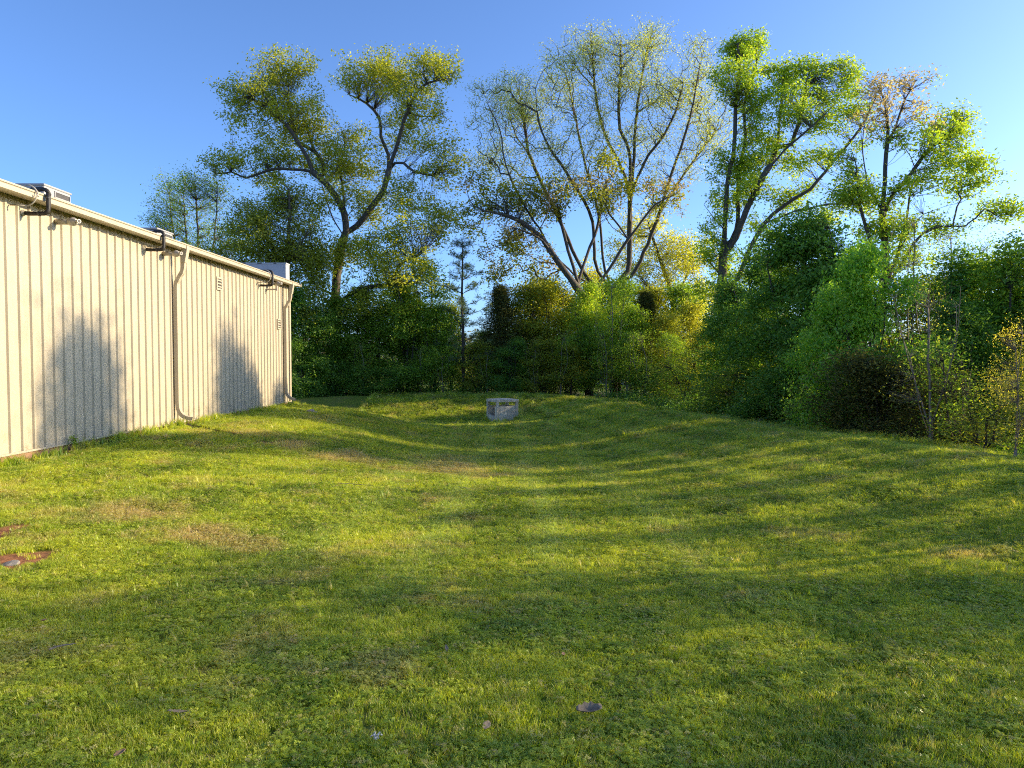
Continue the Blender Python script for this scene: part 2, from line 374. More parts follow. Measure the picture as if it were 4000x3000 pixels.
def clover_clump(seed, n, rad, size):
    r = np.random.default_rng(seed); V = []; Fc = []; bv = []
    for k in range(n):
        a = r.uniform(0, 6.28); q = rad * math.sqrt(r.random()); c = np.array([q * math.cos(a), q * math.sin(a), r.uniform(.012, .045)])
        nrm = np.array([r.normal(0, .35), r.normal(0, .35), 1]); nrm /= np.linalg.norm(nrm); u = np.cross(nrm, [0, 1, .1]); u /= np.linalg.norm(u); w = np.cross(nrm, u); v = r.random() * .5
        for j in range(3):
            th = j * 2.094 + a; d1 = u * math.cos(th) + w * math.sin(th); d2 = -u * math.sin(th) + w * math.cos(th); s = size * r.uniform(.7, 1.2); i = len(V)
            V += [c, c + d1 * s * .6 + d2 * s * .45, c + d1 * s, c + d1 * s * .6 - d2 * s * .45]; Fc.append((i, i + 1, i + 2, i + 3)); bv += [v] * 4
    me = quads_mesh('clover_clump', np.array(V), np.array(Fc)); vattr(me, 'bv', bv); me.materials.append(GM); return me
protos = bpy.data.collections.new('grass_clumps')
for k in range(4): protos.objects.link(bpy.data.objects.new('a_blades_%d' % k, blade_clump(10 + k, 20, .03, .018, .045, .0019)))
for k in range(2): protos.objects.link(bpy.data.objects.new('b_clover_%d' % k, clover_clump(20 + k, 16, .034, .0095)))
protos.objects.link(bpy.data.objects.new('c_tall', blade_clump(30, 14, .022, .035, .08, .0024)))
GP = []
for y0, y1, den, sc in ((1.6, 4.5, 2100, .85), (4.5, 6.5, 1600, .9), (6.5, 9, 1100, 1.0), (9, 14, 560, 1.25), (14, 21, 300, 1.6), (21, 30, 160, 2.1), (30, 45, 110, 2.6)):
    xr = .74 * y1 + 2.2; n = int(2 * xr * (y1 - y0) * den)
    x = rng.uniform(-xr, xr, n); y = rng.uniform(y0, y1, n)
    k = (np.abs(x) < .74 * y + 2.2) & lawn(x, y); x = x[k]; y = y[k]
    cl = pmask(CLAY, x, y); gdd, _s = seg_dist(x, y, GUL)
    thin = fbm(x, y, .5, 77)
    k = (rng.random(len(x)) > np.clip(cl * 1.15, 0, .97)) & (gdd > .15 * (1 - sstep(_s, .8, 1))) & (x > -8.58 + .12 * fbm(x, y, 1.3, 91)) & (rng.random(len(x)) < .2 + 1.5 * thin)
    x = x[k]; y = y[k]; GP.append(np.stack([x, y, np.full(len(x), sc), thin[k]], 1))
GP = np.concatenate(GP)
# keep clear of the concrete inlet box
bc = at(1957, 1645, 36.6)
k = np.hypot(GP[:, 0] - bc[0], GP[:, 1] - 36.6) > .72; GP = GP[k]
x, y = GP[:, 0], GP[:, 1]
z = height(x, y) + (fbm(x, y, 1.6, 3) - .5) * .05 + (fbm(x, y, .35, 4) - .5) * .022
dr = np.clip(pmask(DRY, x, y) * .8 * rng.uniform(.5, 1.3, len(x)) + np.maximum(0, fbm(x, y, .6, 55) - .60) * 2.4 + (rng.random(len(x)) < .10) * .55, 0, 1)
fl = fbm(x, y, .8, 66); g = np.clip((fl - .5) * 1.8 + .47 + rng.normal(0, .27, len(x)), 0, 1)
wob = .12 * np.sin(y * .5)
trk = np.exp(-((x + .95 + wob) / .24) ** 2) + np.exp(-((x - .30 + wob) / .22) ** 2) + .7 * np.exp(-((x - 1.7 + wob) / .25) ** 2) + .6 * np.exp(-((x + 2.1 + wob) / .25) ** 2)
side = crest_x(y) - x
mow = np.sin(side * 2 * np.pi / 1.25 + .8 * np.sin(y * .25)) * sstep(side, .3, 1.0) * (1 - sstep(side, 5.5, 6.5)) * sstep(y, 6, 11)
pale = np.clip(.5 * trk * sstep(y, 3.5, 8) * (.6 + .8 * fbm(x, y, .8, 44)) + .32 * np.maximum(0, mow), 0, 1)
g = np.clip(g + .18 * mow, 0, 1)
clov = fbm(x, y, .7, 99)
idx = np.where(rng.random(len(x)) < np.clip((clov - .35) * 2.2, .08, .8), 4 + rng.integers(0, 2, len(x)), rng.integers(0, 4, len(x)))
tall = (rng.random(len(x)) < .01 + .05 * (fbm(x, y, .5, 123) > .68)) & (y > 2.6); edge = ((side < .55) | (y > 43.1) | (x < -8.3) | (np.abs(np.hypot(x - bc[0], y - 36.6) - .85) < .2)) & (rng.random(len(x)) < .55); idx = np.where(tall | edge, 6, idx)
sc = GP[:, 2] * rng.uniform(.75, 1.3, len(x)) * (.8 + .5 * GP[:, 3]) * np.where(edge, np.where(y > 20, 1.15, 1.5), 1)
pm = bpy.data.meshes.new('grass'); pm.vertices.add(len(x)); pm.vertices.foreach_set('co', np.stack([x, y, z], 1).astype(np.float32).ravel())
vattr(pm, 'scl', sc); vattr(pm, 'rot', rng.uniform(0, 6.28, len(x))); vattr(pm, 'pick', idx, 'INT')
vattr(pm, 'tint', np.stack([dr, g, pale, np.ones(len(x))], 1), 'FLOAT_COLOR')
grass = link('grass', pm, None); tag(grass, 'short mown lawn grass with clover covering the swale', 'grass', kind='stuff')
ng = bpy.data.node_groups.new('grass_scatter', 'GeometryNodeTree')
ng.interface.new_socket('Geometry', in_out='INPUT', socket_type='NodeSocketGeometry'); ng.interface.new_socket('Geometry', in_out='OUTPUT', socket_type='NodeSocketGeometry')
gi = ng.nodes.new('NodeGroupInput'); go = ng.nodes.new('NodeGroupOutput')
ci = ng.nodes.new('GeometryNodeCollectionInfo'); ci.inputs['Collection'].default_value = protos; ci.inputs['Separate Children'].default_value = True; ci.inputs['Reset Children'].default_value = True
ip = ng.nodes.new('GeometryNodeInstanceOnPoints'); ip.inputs['Pick Instance'].default_value = True
def na(nm, ty):
    n = ng.nodes.new('GeometryNodeInputNamedAttribute'); n.data_type = ty; n.inputs['Name'].default_value = nm
    return [o for o in n.outputs if o.enabled and o.name == 'Attribute'][0]
cx = ng.nodes.new('ShaderNodeCombineXYZ'); ng.links.new(na('rot', 'FLOAT'), cx.inputs[2])
ng.links.new(gi.outputs[0], ip.inputs['Points']); ng.links.new(ci.outputs[0], ip.inputs['Instance']); ng.links.new(na('pick', 'INT'), ip.inputs['Instance Index'])
ng.links.new(cx.outputs[0], ip.inputs['Rotation']); ng.links.new(na('scl', 'FLOAT'), ip.inputs['Scale']); ng.links.new(ip.outputs[0], go.inputs[0])
md = grass.modifiers.new('scatter', 'NODES'); md.node_group = ng
print('grass clumps', len(x))

# ------------------------------------------------------------------ metal building
M_WALL = None
def wall_mat():
    m, t = mat('cream_metal_panel')
    tc = N(t, 'ShaderNodeTexCoord'); v = tc.outputs['Object']
    mp = N(t, 'ShaderNodeMapping'); mp.inputs['Scale'].default_value = (1, 1, .12); t.links.new(v, mp.inputs[0])
    n1 = noise(t, 5, 4, .6, mp.outputs[0]); n2 = noise(t, 3.2, 5, .7, v); n3 = noise(t, 45, 3, .7, v)
    c = ramp(t, n1, [(.35, (.41, .355, .255)), (.65, (.46, .40, .29))])
    sx = N(t, 'ShaderNodeSeparateXYZ'); t.links.new(v, sx.inputs[0])
    mr = N(t, 'ShaderNodeMapRange'); mr.inputs['From Min'].default_value = -1.62; mr.inputs['From Max'].default_value = -1.05; mr.inputs['To Min'].default_value = 1; mr.inputs['To Max'].default_value = 0
    t.links.new(sx.outputs[2], mr.inputs[0])
    mu = N(t, 'ShaderNodeMath', operation='MULTIPLY'); t.links.new(mr.outputs[0], mu.inputs[0]); t.links.new(ramp(t, n2, [(.48, (0, 0, 0)), (.68, (1, 1, 1))]), mu.inputs[1])
    mu2 = N(t, 'ShaderNodeMath', operation='MULTIPLY'); t.links.new(mu.outputs[0], mu2.inputs[0]); t.links.new(ramp(t, n3, [(.4, (0, 0, 0)), (.6, (1, 1, 1))]), mu2.inputs[1])
    stk = ramp(t, noise(t, 9, 4, .7, mp.outputs[0]), [(.56, (0, 0, 0)), (.74, (.35, .35, .35))])
    c = mixc(t, stk, c, (.30, .25, .18))
    c = mixc(t, mu2.outputs[0], c, (.17, .13, .05))
    p = N(t, 'ShaderNodeBsdfPrincipled'); t.links.new(c, p.inputs['Base Color']); p.inputs['Roughness'].default_value = .42; p.inputs['Specular IOR Level'].default_value = .35
    t.links.new(bump(t, n1, .15, .01), p.inputs['Normal'])
    o = N(t, 'ShaderNodeOutputMaterial'); t.links.new(p.outputs[0], o.inputs[0]); return m
M_WALL = wall_mat()
M_TRIM = princ('cream_trim', (.42, .365, .265), (.47, .41, .30), .38, 3)
M_SLAB = princ('clay_stained_concrete', (.24, .125, .07), (.34, .21, .13), .9, 5, bmp=.4, bdist=.01)
M_ROOF = princ('galvanised_roof', (.42, .42, .40), (.55, .55, .53), .4, 3, metal=.4)
M_PVC = princ('white_pipe', (.35, .32, .27), (.40, .37, .31), .4, 8)
M_FOAM = princ('black_pipe_insulation', (.012, .011, .010), (.035, .03, .026), .6, 20, bmp=.4, bdist=.006)
M_AC = princ('grey_white_casing', (.30, .30, .30), (.36, .36, .35), .45, 4)
M_DK = princ('dark_grille', (.03, .03, .03), (.07, .065, .06), .6, 30)
M_CONC = None
WX = -8.70; Y0 = -7.0; Y1 = 27.5; ZB = -1.627; ZT = 2.86
bd = empty('metal_building', (0, 0, 0)); tag(bd, 'cream ribbed metal building with gutter and downspouts along the left of the lawn', 'building')
# long ribbed wall
prof = []; yy = Y0; Wr = .3048
while yy < Y1 - .02:
    prof += [(yy, 0), (yy + .235, 0), (yy + .252, .034), (yy + .288, .034)]
    for q in (.085, .15): pass
    yy += Wr
prof = [q for q in prof if q[0] < Y1] + [(Y1, 0)]
V = []; Fc = []
zs = [ZB, .4, ZT]
for (a, b) in prof:
    for zz in zs: V.append((WX + b, a, zz))
nz = len(zs)
for i in range(len(prof) - 1):
    for j in range(nz - 1): Fc.append((i * nz + j, (i + 1) * nz + j, (i + 1) * nz + j + 1, i * nz + j + 1))
wme = quads_mesh('ribbed_wall', np.array(V), np.array(Fc)); link('ribbed_wall', wme, M_WALL, bd)
b = MB(); b.box(-30, WX - .04, Y1 - .06, Y1 - .01, ZB, ZT); b.box(-30, WX - .04, Y0, Y0 + .05, ZB, ZT); b.box(-30, -29.9, Y0 + .06, Y1 - .07, ZB, ZT); b.build('wall', M_WALL, bd)
MB().box(-30.1, WX - .015, Y0 - .1, Y1 - .01, -2.6, ZB - .015).build('foundation', M_SLAB, bd)
b = MB(); b.box(WX - .01, WX + .048, Y0, Y1 + .01, ZB - .012, ZB + .004); b.box(WX + .040, WX + .050, Y0, Y1 + .012, ZB - .03, ZB - .013); b.build('base_trim', M_TRIM, bd)
b = MB(); b.box(WX - .12, WX + .041, Y1 + .001, Y1 + .012, ZB, ZT); b.box(WX + .036, WX + .046, Y1 - .14, Y1 + .014, ZB + .005, ZT - .01); b.build('corner_trim', M_TRIM, bd)
# roof: low gable
b = MB(); yr0, yr1 = Y0 - .2, Y1 + .12
b.poly_prism([(WX + .27, 2.905), (-19.5, 3.70), (-30.4, 2.84), (-30.4, 2.81), (-19.5, 3.66), (WX + .27, 2.88)], lambda p, s: Vector((p[0], yr1 if s else yr0, p[1]))); b.build('roof', M_ROOF, bd)
b = MB(); b.poly_prism([(-9.6, 2.84), (-19.5, 3.62), (-29.9, 2.79)], lambda p, s: Vector((p[0], Y1 - .02 if s else Y1 - .055, p[1]))); b.build('gable', M_WALL, bd)
# eave fascia and gutter (K shape)
xo = WX + .40
g1 = [(WX + .055, 2.815), (xo - .03, 2.775), (xo - .004, 2.785), (xo + .0, 2.862), (xo + .010, 2.872), (xo - .012, 2.874), (xo - .02, 2.866), (WX + .08, 2.87), (WX + .055, 2.87)]
b = MB(); b.poly_prism(g1, lambda p, s: Vector((p[0], Y1 - .30 if s else Y0, p[1]))); b.build('gutter', M_TRIM, bd)
b = MB(); b.poly_prism([(WX + .34, 2.876), (xo + .012, 2.880), (xo + .014, 2.908), (WX + .28, 2.925)], lambda p, s: Vector((p[0], Y1 - .10 if s else Y0, p[1]))); b.build('eave_trim', M_TRIM, bd)
b = MB(); b.poly_prism([(WX + .43, 2.79), (WX + .43, 2.915), (-9.4, 2.99), (-9.4, 2.86)], lambda p, s: Vector((p[0], Y1 + .16 if s else Y1 + .121, p[1]))); b.box(WX + .10, WX + .40, Y1 - .28, Y1 + .12, 2.80, 2.86); b.build('rake_trim', M_TRIM, bd)
# downspouts: outlet under the gutter, two bends back to the wall, shoe at the foot
def downspout(Y, name='downspout'):
    xw = WX + .034 + .06; xg = WX + .30
    P = [(xg + .03, Y, 2.84), (xg + .01, Y, 2.60), (xg - .01, Y, 2.32), (xg - .04, Y, 2.20), (xg - .10, Y, 2.11), (xw + .05, Y, 2.00), (xw + .01, Y, 1.93), (xw, Y, 1.82), (xw, Y, .4), (xw, Y, -1.12), (xw + .01, Y, -1.26), (xw + .05, Y, -1.37), (xw + .12, Y, -1.45), (xw + .22, Y, -1.50), (xw + .34, Y, -1.53)]
    b = MB(); b.tube(P, 1, sq=(.055, .045), cap=False); o = b.build('downspout', M_TRIM, bd)
    b = MB()     # tapered funnel joining the gutter
    b.poly_prism([(xg - .05, 2.44), (xg + .06, 2.44), (xo + .018, 2.77), (xo + .018, 2.865), (xg - .02, 2.865), (xg - .03, 2.76)], lambda p, s: Vector((p[0], Y + (.075 if s else -.075), p[1]))); b.build('outlet_box', M_TRIM, o)
    b = MB()     # crimped rings at the bends and the strap
    for q0, q1 in ((3, 4), (5, 6), (10, 11), (11, 12), (12, 13)):
        a, c = Vector(P[q0]), Vector(P[q1])
        for s in (.15, .5, .85):
            m_ = a.lerp(c, s); d = (c - a).normalized() * .007
            b.tube([m_ - d, m_ + d], 1, sq=(.060, .050))
    b.box(xw - .055, xw + .052, Y - .062, Y + .062, .62, .65); b.islands('crimp', M_TRIM, o)
    b = MB(); e = Vector(P[-1]); dd = (Vector(P[-1]) - Vector(P[-2])).normalized(); b.tube([e - dd * .02, e - dd * .008], 1, sq=(.048, .039)); b.build('opening', M_DK, o)
downspout(18.10); downspout(26.72)
# louvred wall vents
def wall_vent(Y, z):
    f = MB(); w = .19; h = .19; x = WX + .034
    f.box(x, x + .022, Y - w, Y - w + .05, z - h, z + h); f.box(x, x + .022, Y + w - .05, Y + w, z - h, z + h)
    f.box(x, x + .0215, Y - w + .0505, Y + w - .0505, z - h, z - h + .05); f.box(x, x + .0215, Y - w + .0505, Y + w - .0505, z + h - .05, z + h)
    o = f.build('wall_vent', M_TRIM, bd)
    MB().box(x - .02, x + .001, Y - w + .02, Y + w - .02, z - h + .02, z + h - .02).build('backing', M_DK, o)
    s = MB()
    for k in range(3):
        zc = z - h + .10 + k * .09
        s.box(-.004, .004, -(w - .052), (w - .052), -.026, .026, M=Matrix.Translation((x + .012, Y, zc)) @ Matrix.Rotation(math.radians(-28), 4, 'Y'))
    s.islands('louvre', M_TRIM, o)
v1 = at(855, 1108, 20.88); v2 = at(1088, 1266, 26.15)
wall_vent(20.88, v1[2]); wall_vent(26.15, v2[2])
# flue / condensate pipes through the wall
def flue(Y, z, s=1.0):
    x = WX + .02; b = MB()
    b.tube([(x, Y, z), (x + .30 * s, Y, z)], .052 * s, 16); o = b.build('flue_pipe', M_PVC, bd, True)
    d = Vector((.9, -.42, -.02)).normalized(); p0 = Vector((x + .29 * s, Y, z))
    b = MB(); b.tube([p0 - d * .03, p0 + d * .03, p0 + d * .07 * s, p0 + d * .15 * s], [.074 * s, .083 * s, .080 * s, .042 * s], 18); b.build('reducer', M_PVC, o)
    b = MB(); b.tube([p0 + d * .145 * s, p0 + d * .215 * s], .034 * s, 14); b.tube([p0 + d * .205 * s, p0 + d * .222 * s], .040 * s, 14); b.build('nozzle', M_PVC, o)
    b = MB(); b.tube([p0 + d * .2225 * s, p0 + d * .2235 * s], .028 * s, 12); b.build('bore', M_DK, o)
flue(13.52, at(232, 867, 13.52)[2]); flue(17.62, at(643, 991, 17.62)[2]); flue(25.15, at(1056, 1110, 25.15)[2] + .02)
b = MB(); zz = at(1045, 1130, 24.9)[2]; b.tube([(WX + .02, 24.95, zz), (WX + .38, 24.95, zz)], .028, 10); b.tube([(WX + .38, 24.95, zz - .05), (WX + .38, 24.95, zz + .12)], .028, 10); b.build('condensate_pipe', M_PVC, bd)
# refrigerant lines up over the gutter
def lineset(Yw, z, flip=1):
    x = WX + .02; xo_ = WX + .46; r = .08; top = 3.0
    P = [Vector((x, Yw, z))] + [Vector((x + .1, Yw, z - .01)), Vector((x + .24, Yw, z - .015))]
    P += arc((xo_ - r, Yw, z + r - .01), -math.pi / 2, 0, r, (1, 0, 0), (0, 0, 1), 5)
    P += [Vector((xo_ + .005, Yw, z + .22)), Vector((xo_, Yw + .01, z + .34))]
    P += arc((xo_ - .1, Yw + .02, top - .1), 0, math.pi / 2, .1, (1, 0, 0), (0, 0, 1), 6)
    P += [Vector((xo_ - .35, Yw + .12, top + .03)), Vector((xo_ - .62, Yw + .42, top + .06)), Vector((xo_ - .80, Yw + .9, top + .12))]
    R = [.037 + .003 * math.sin(k * 2.3) for k in range(len(P))]
    b = MB(); b.tube(P, R, 12); o = b.build('insulated_line', M_FOAM, bd, True)
    b = MB()
    for q in (2, 9, 11):
        if q < len(P) - 1: b.tube([P[q] + (P[q + 1] - P[q]) * .2, P[q] + (P[q + 1] - P[q]) * .45], .043, 10)
    b.islands('tape', M_DK, o)
    b = MB(); b.tube([(x - .01, Yw, z), (x + .035, Yw, z)], [.06, .035], 9); b.build('sealant', M_PVC, o)
    Q = [Vector((x, Yw + .0 - .34 * flip, z + .07)), Vector((x + .25, Yw - .33 * flip, z + .06))]
    Q += arc((xo_ - .20, Yw - .30 * flip, z + .26), -math.pi / 2, 0, .20, (1, 0, 0), (0, 0, 1), 6)
    Q += arc((xo_ - .20, Yw - .26 * flip, top - .19), 0, math.pi / 2, .20, (1, 0, 0), (0, 0, 1), 6)
    Q += [Vector((xo_ - .55, Yw, top + .03)), Vector((xo_ - .80, Yw + .5, top + .08))]
    b = MB(); b.tube(Q, .0125, 8); b.build('white_conduit', M_PVC, bd, True)
lineset(12.62, at(90, 832, 12.62)[2]); lineset(16.75, at(565, 974, 16.75)[2], -.25); lineset(24.25, at(1015, 1114, 24.25)[2], .6)

# rooftop condensers
def condenser(Ya, X1, z0, ztop, label, rot=0):
    e = empty('air_conditioner', (X1 - .28, Ya + .42, z0), rot); tag(e, label, 'air conditioner', 'condensers on the roof edge')
    h = ztop - z0
    MB().box(-.28, .28, -.42, .42, .05, h, bev=.035).build('casing', M_AC, e)
    MB().box(-.30, .30, -.44, .44, h - .035, h + .012, bev=.02).build('lid', M_AC, e)
    b = MB(); b.box(-.24, .24, -.36, -.30, 0, .055); b.box(-.24, .24, .30, .36, 0, .055); b.islands('foot', M_DK, e)
    g = MB(); g.box(.279, .285, -.10, .37, .13, h - .075); go_ = g.build('grille', M_DK, e); MB().box(-.2, .2, -.425, -.4205, .15, h - .1).build('grille', M_DK, e)
    g = MB()
    for k in range(4):
        zc = .13 + (h - .205) * k / 3
        g.box(.2855, .296, -.11, .375, zc - .009, zc + .009)
    for yc in (-.10, .37): g.box(.2855, .298, yc - .01, yc + .01, .12, h - .066)
    g.islands('grille_bar', M_AC, go_)
    MB().box(.2805, .2825, -.37, -.26, h - .32, h - .16).build('rating_label', M_PVC, e)
c1 = at(172, 718, 14.0); condenser(14.0, c1[0], 2.88, c1[2], 'near grey air conditioning unit on the roof edge above the black pipe at far left')
c2 = at(614, 890, 18.4); condenser(18.4, c2[0], 2.88, c2[2], 'second air conditioning unit on the roof edge just left of the middle downspout')
# white box at the far end of the roof
tp = at(1116, 1026, 27.0)
e = empty('rooftop_box', (-11.5, 27.2, 2.92)); tag(e, 'long white metal box standing on the far end of the roof', 'rooftop box')
M_WB = princ('chalky_white_metal', (.30, .32, .35), (.38, .40, .43), .55, 2.5)
MB().box(-3.2, 11.5 + tp[0], -.2, .25, 0, tp[2] - 2.92 - .05, bev=.008).build('panel', M_WB, e)
b = MB(); b.box(-3.22, 11.5 + tp[0] + .015, -.215, .265, tp[2] - 2.92 - .049, tp[2] - 2.92); b.build('cap', M_WB, e)
b = MB()
for k in range(9):
    xx = -2.6 + .6 * k + rng.uniform(-.2, .2); b.box(xx, xx + rng.uniform(.03, .22), -.222, -.2155, tp[2] - 2.92 - .045, tp[2] - 2.92 - .02)
b.islands('rust_spot', M_DK, e)

# ------------------------------------------------------------------ concrete inlet box
def conc():
    m, t = mat('weathered_concrete')
    tc = N(t, 'ShaderNodeTexCoord'); v = tc.outputs['Object']
    mp = N(t, 'ShaderNodeMapping'); mp.inputs['Scale'].default_value = (3, 3, .5); t.links.new(v, mp.inputs[0])
    n1 = noise(t, 2.2, 5, .7, mp.outputs[0]); n2 = noise(t, 9, 5, .7, v)
    c = ramp(t, n1, [(.3, (.33, .29, .22)), (.55, (.60, .54, .42)), (.75, (.76, .69, .54))])
    c = mixc(t, ramp(t, n2, [(.55, (0, 0, 0)), (.72, (.6, .6, .6))]), c, (.10, .10, .09))
    p = N(t, 'ShaderNodeBsdfPrincipled'); t.links.new(c, p.inputs['Base Color']); p.inputs['Roughness'].default_value = .92
    t.links.new(bump(t, n2, .5, .012), p.inputs['Normal'])
    o = N(t, 'ShaderNodeOutputMaterial'); t.links.new(p.outputs[0], o.inputs[0]); return m
M_CONC = conc()
# front corner seen at pixel (1940, 1558 top / 1642 foot); right face turned towards the camera
s = 1.23; th = math.radians(27.5)
fc = at(1941, 1562, 35.9); ztop = fc[2]
R = Matrix.Rotation(th, 4, 'Z')
# local frame: x along the right face, y along the left face going back
box = empty('concrete_inlet', (fc[0], 35.9, ztop - 1.2), 0); tag(box, 'weathered grey concrete drain inlet box with open sides in the hollow', 'drain inlet')
box.rotation_euler = (0, 0, th)
H = 1.2
b = MB()     # top slab as a frame with a round-ish hatch
b.box(-.01, s + .01, -.01, s + .01, H - .13, H, bev=.012); b.build('top_slab', M_CONC, box)
MB().tube([(s * .52, s * .52, H + .001), (s * .52, s * .52, H + .028)], .30, 24).build('hatch', M_CONC, box)
post = .13
for (px_, py_) in ((0, 0), (s - post, 0), (0, s - post), (s - post, s - post)):
    MB().box(px_, px_ + post, py_, py_ + post, -.6, H - .132, bev=.008).build('post', M_CONC, box)
b = MB(); b.box(post + .002, s - post - .002, .012, .115, -.6, .86, bev=.006); b.build('front_wall', M_CONC, box)
# left side: low sill that steps up beside the front post, with a scooped foot
b = MB(); b.poly_prism([(post + .002, -.6), (post + .002, .84), (post + .13, .84), (post + .13, .34), (s - post - .002, .40), (s - post - .002, -.6)], lambda p, q: Vector((.012 + .1 * q, p[0], p[1]))); b.build('side_wall', M_CONC, box)
b = MB(); b.box(post + .002, s - post - .002, s - .115, s - .012, -.6, .86, bev=.006); b.build('back_wall', M_CONC, box)
b = MB(); b.box(s - .115, s - .012, post + .002, s - post - .002, -.6, .86, bev=.006); b.build('side_wall', M_CONC, box)

# ------------------------------------------------------------------ tree growing
def smooth_poly(P, step):
    P = np.array(P, float)
    if len(P) < 3:
        n = max(2, int(np.linalg.norm(P[-1] - P[0]) / step) + 1); t_ = np.linspace(0, 1, n)[:, None]; return P[0] * (1 - t_) + P[-1] * t_
    Q = np.vstack([2 * P[0] - P[1], P, 2 * P[-1] - P[-2]]); out = []
    for i in range(1, len(Q) - 2):
        p0, p1, p2, p3 = Q[i - 1], Q[i], Q[i + 1], Q[i + 2]; n = max(1, int(round(np.linalg.norm(p2 - p1) / step)))
        for k in range(n):
            u = k / n; out.append(.5 * ((2 * p1) + (p2 - p0) * u + (2 * p0 - 5 * p1 + 4 * p2 - p3) * u * u + (3 * p1 - p0 - 3 * p2 + p3) * u ** 3))
    out.append(P[-1]); return np.array(out)

class Tree:
    """limbs: list of polylines (world/local metres); first starts at the foot. Others join the nearest existing node."""
    def __init__(s, limbs, pts, seed, bf=.3, step=.7, asc=0.0):
        s.r = np.random.default_rng(seed)
        nodes = []; par = []; pl = []
        for k, L in enumerate(limbs):
            Q = smooth_poly(L, step)
            Q[1:] += s.r.normal(0, .03 * step, Q[1:].shape)
            if k == 0:
                p = -1; acc = 0; q0 = 0
            else:
                A = np.array(nodes); d = np.linalg.norm(A - Q[0], axis=1); p = int(np.argmin(d)); acc = pl[p]; q0 = 0
            for q in Q[q0:]:
                if p >= 0: acc += np.linalg.norm(q - nodes[p])
                nodes.append(q); par.append(p); pl.append(acc); p = len(nodes) - 1
        s.n0 = len(nodes)
        A = np.array(nodes); pl = np.array(pl); pts = np.array(pts); n = len(pts)
        # the lower bole takes no twigs
        pen = np.zeros(len(A)); 
        if len(pts):
            zlo = np.percentile(pts[:, 2], 3); pen[A[:, 2] < zlo - 1.0] = 50
        D = np.full(n, 1e9); B = np.zeros(n, int)
        for i in range(0, n, 1500):
            dd = np.linalg.norm(pts[i:i + 1500, None] - A[None], axis=2) + bf * pl[None] * .5 + pen[None]
            if asc:
                v_ = pts[i:i + 1500, None] - A[None]; dd = dd + asc * np.maximum(0, .9 * np.hypot(v_[..., 0], v_[..., 1]) - v_[..., 2])
            B[i:i + 1500] = dd.argmin(1); D[i:i + 1500] = dd.min(1)
        live = np.ones(n, bool); NN = list(A); PP = list(par); PL = list(pl)
        for _ in range(n):
            i = int(np.argmin(D)); p = int(B[i]); q = pts[i]; L = np.linalg.norm(q - NN[p]); base = PL[p]
            # break long runs into crooked pieces
            m_ = int(L / .55)
            if m_ >= 1:
                a0 = NN[p]; sag = s.r.normal(0, .07 * L, 3)
                for k in range(1, m_ + 1):
                    u = k / (m_ + 1); w = a0 + (q - a0) * u + sag * math.sin(u * math.pi) + s.r.normal(0, .035, 3)
                    NN.append(w); PP.append(p); PL.append(base + L * u); p = len(NN) - 1
            NN.append(q); PP.append(p); PL.append(base + L); me_ = len(NN) - 1
            D[i] = np.inf; live[i] = False
            v_ = pts - q; nd = np.linalg.norm(v_, axis=1) + bf * (base + L)
            if asc: nd = nd + asc * np.maximum(0, .9 * np.hypot(v_[:, 0], v_[:, 1]) - v_[:, 2])
            u = live & (nd < D); D[u] = nd[u]; B[u] = me_
        s.N = np.array(NN); s.P = np.array(PP); s.pts = pts
    def radii(s, Rb, p=2.0, rmin=.009):
        n = len(s.N); w = np.zeros(n); kids = [[] for _ in range(n)]
        for i in range(n):
            if s.P[i] >= 0: kids[s.P[i]].append(i)
        order = []; st = [i for i in range(n) if s.P[i] < 0]
        while st:
            i = st.pop(); order.append(i); st += kids[i]
        tips = sum(1 for k in kids if not k); r0 = Rb / max(1, tips) ** (1 / p)
        for i in reversed(order):
            w[i] = r0 ** p if not kids[i] else sum(w[k] for k in kids[i])
        s.kids = kids; s.R = np.maximum(w ** (1 / p), rmin); s.w = w; s.order = order; return s
    def wood(s, name, flare=1.35):
        chains = []; st = [(i, None) for i in range(len(s.N)) if s.P[i] < 0]
        while st:
            i, p = st.pop(); ch = [] if p is None else [p]
            while True:
                ch.append(i); k = s.kids[i]
                if not k: break
                k = sorted(k, key=lambda q: -s.w[q]); st += [(q, i) for q in k[1:]]; i = k[0]
            chains.append((ch, p is not None))
        VV = []; FF = []; off = 0
        for ch, side in chains:
            P = s.N[ch]; R = s.R[ch].copy()
            if side: R[0] = min(R[0], R[1] * 1.15)
            if not side and len(R) > 3: R[0] *= flare; R[1] *= 1 + (flare - 1) * .35
            R[-1] *= .5
            n = 10 if R.max() > .15 else 6 if R.max() > .04 else 3
            T = np.gradient(P, axis=0); T /= np.linalg.norm(T, axis=1)[:, None] + 1e-9
            ref = np.array([.31, .93, .17]) if abs(T[0] @ np.array([.31, .93, .17])) < .85 else np.array([.9, -.2, .3])
            U = ref - (T @ ref)[:, None] * T; U /= np.linalg.norm(U, axis=1)[:, None] + 1e-9; Wv = np.cross(T, U)
            a = np.arange(n) * 2 * np.pi / n
            ring = P[:, None] + R[:, None, None] * (np.cos(a)[None, :, None] * U[:, None] + np.sin(a)[None, :, None] * Wv[:, None])
            VV.append(ring.reshape(-1, 3)); k = len(ch); I = off + np.arange(k * n).reshape(k, n); J = np.roll(I, -1, 1)
            FF.append(np.stack([I[:-1], J[:-1], J[1:], I[1:]], -1).reshape(-1, 4)); off += k * n
        return quads_mesh(name, np.concatenate(VV), np.concatenate(FF), True)

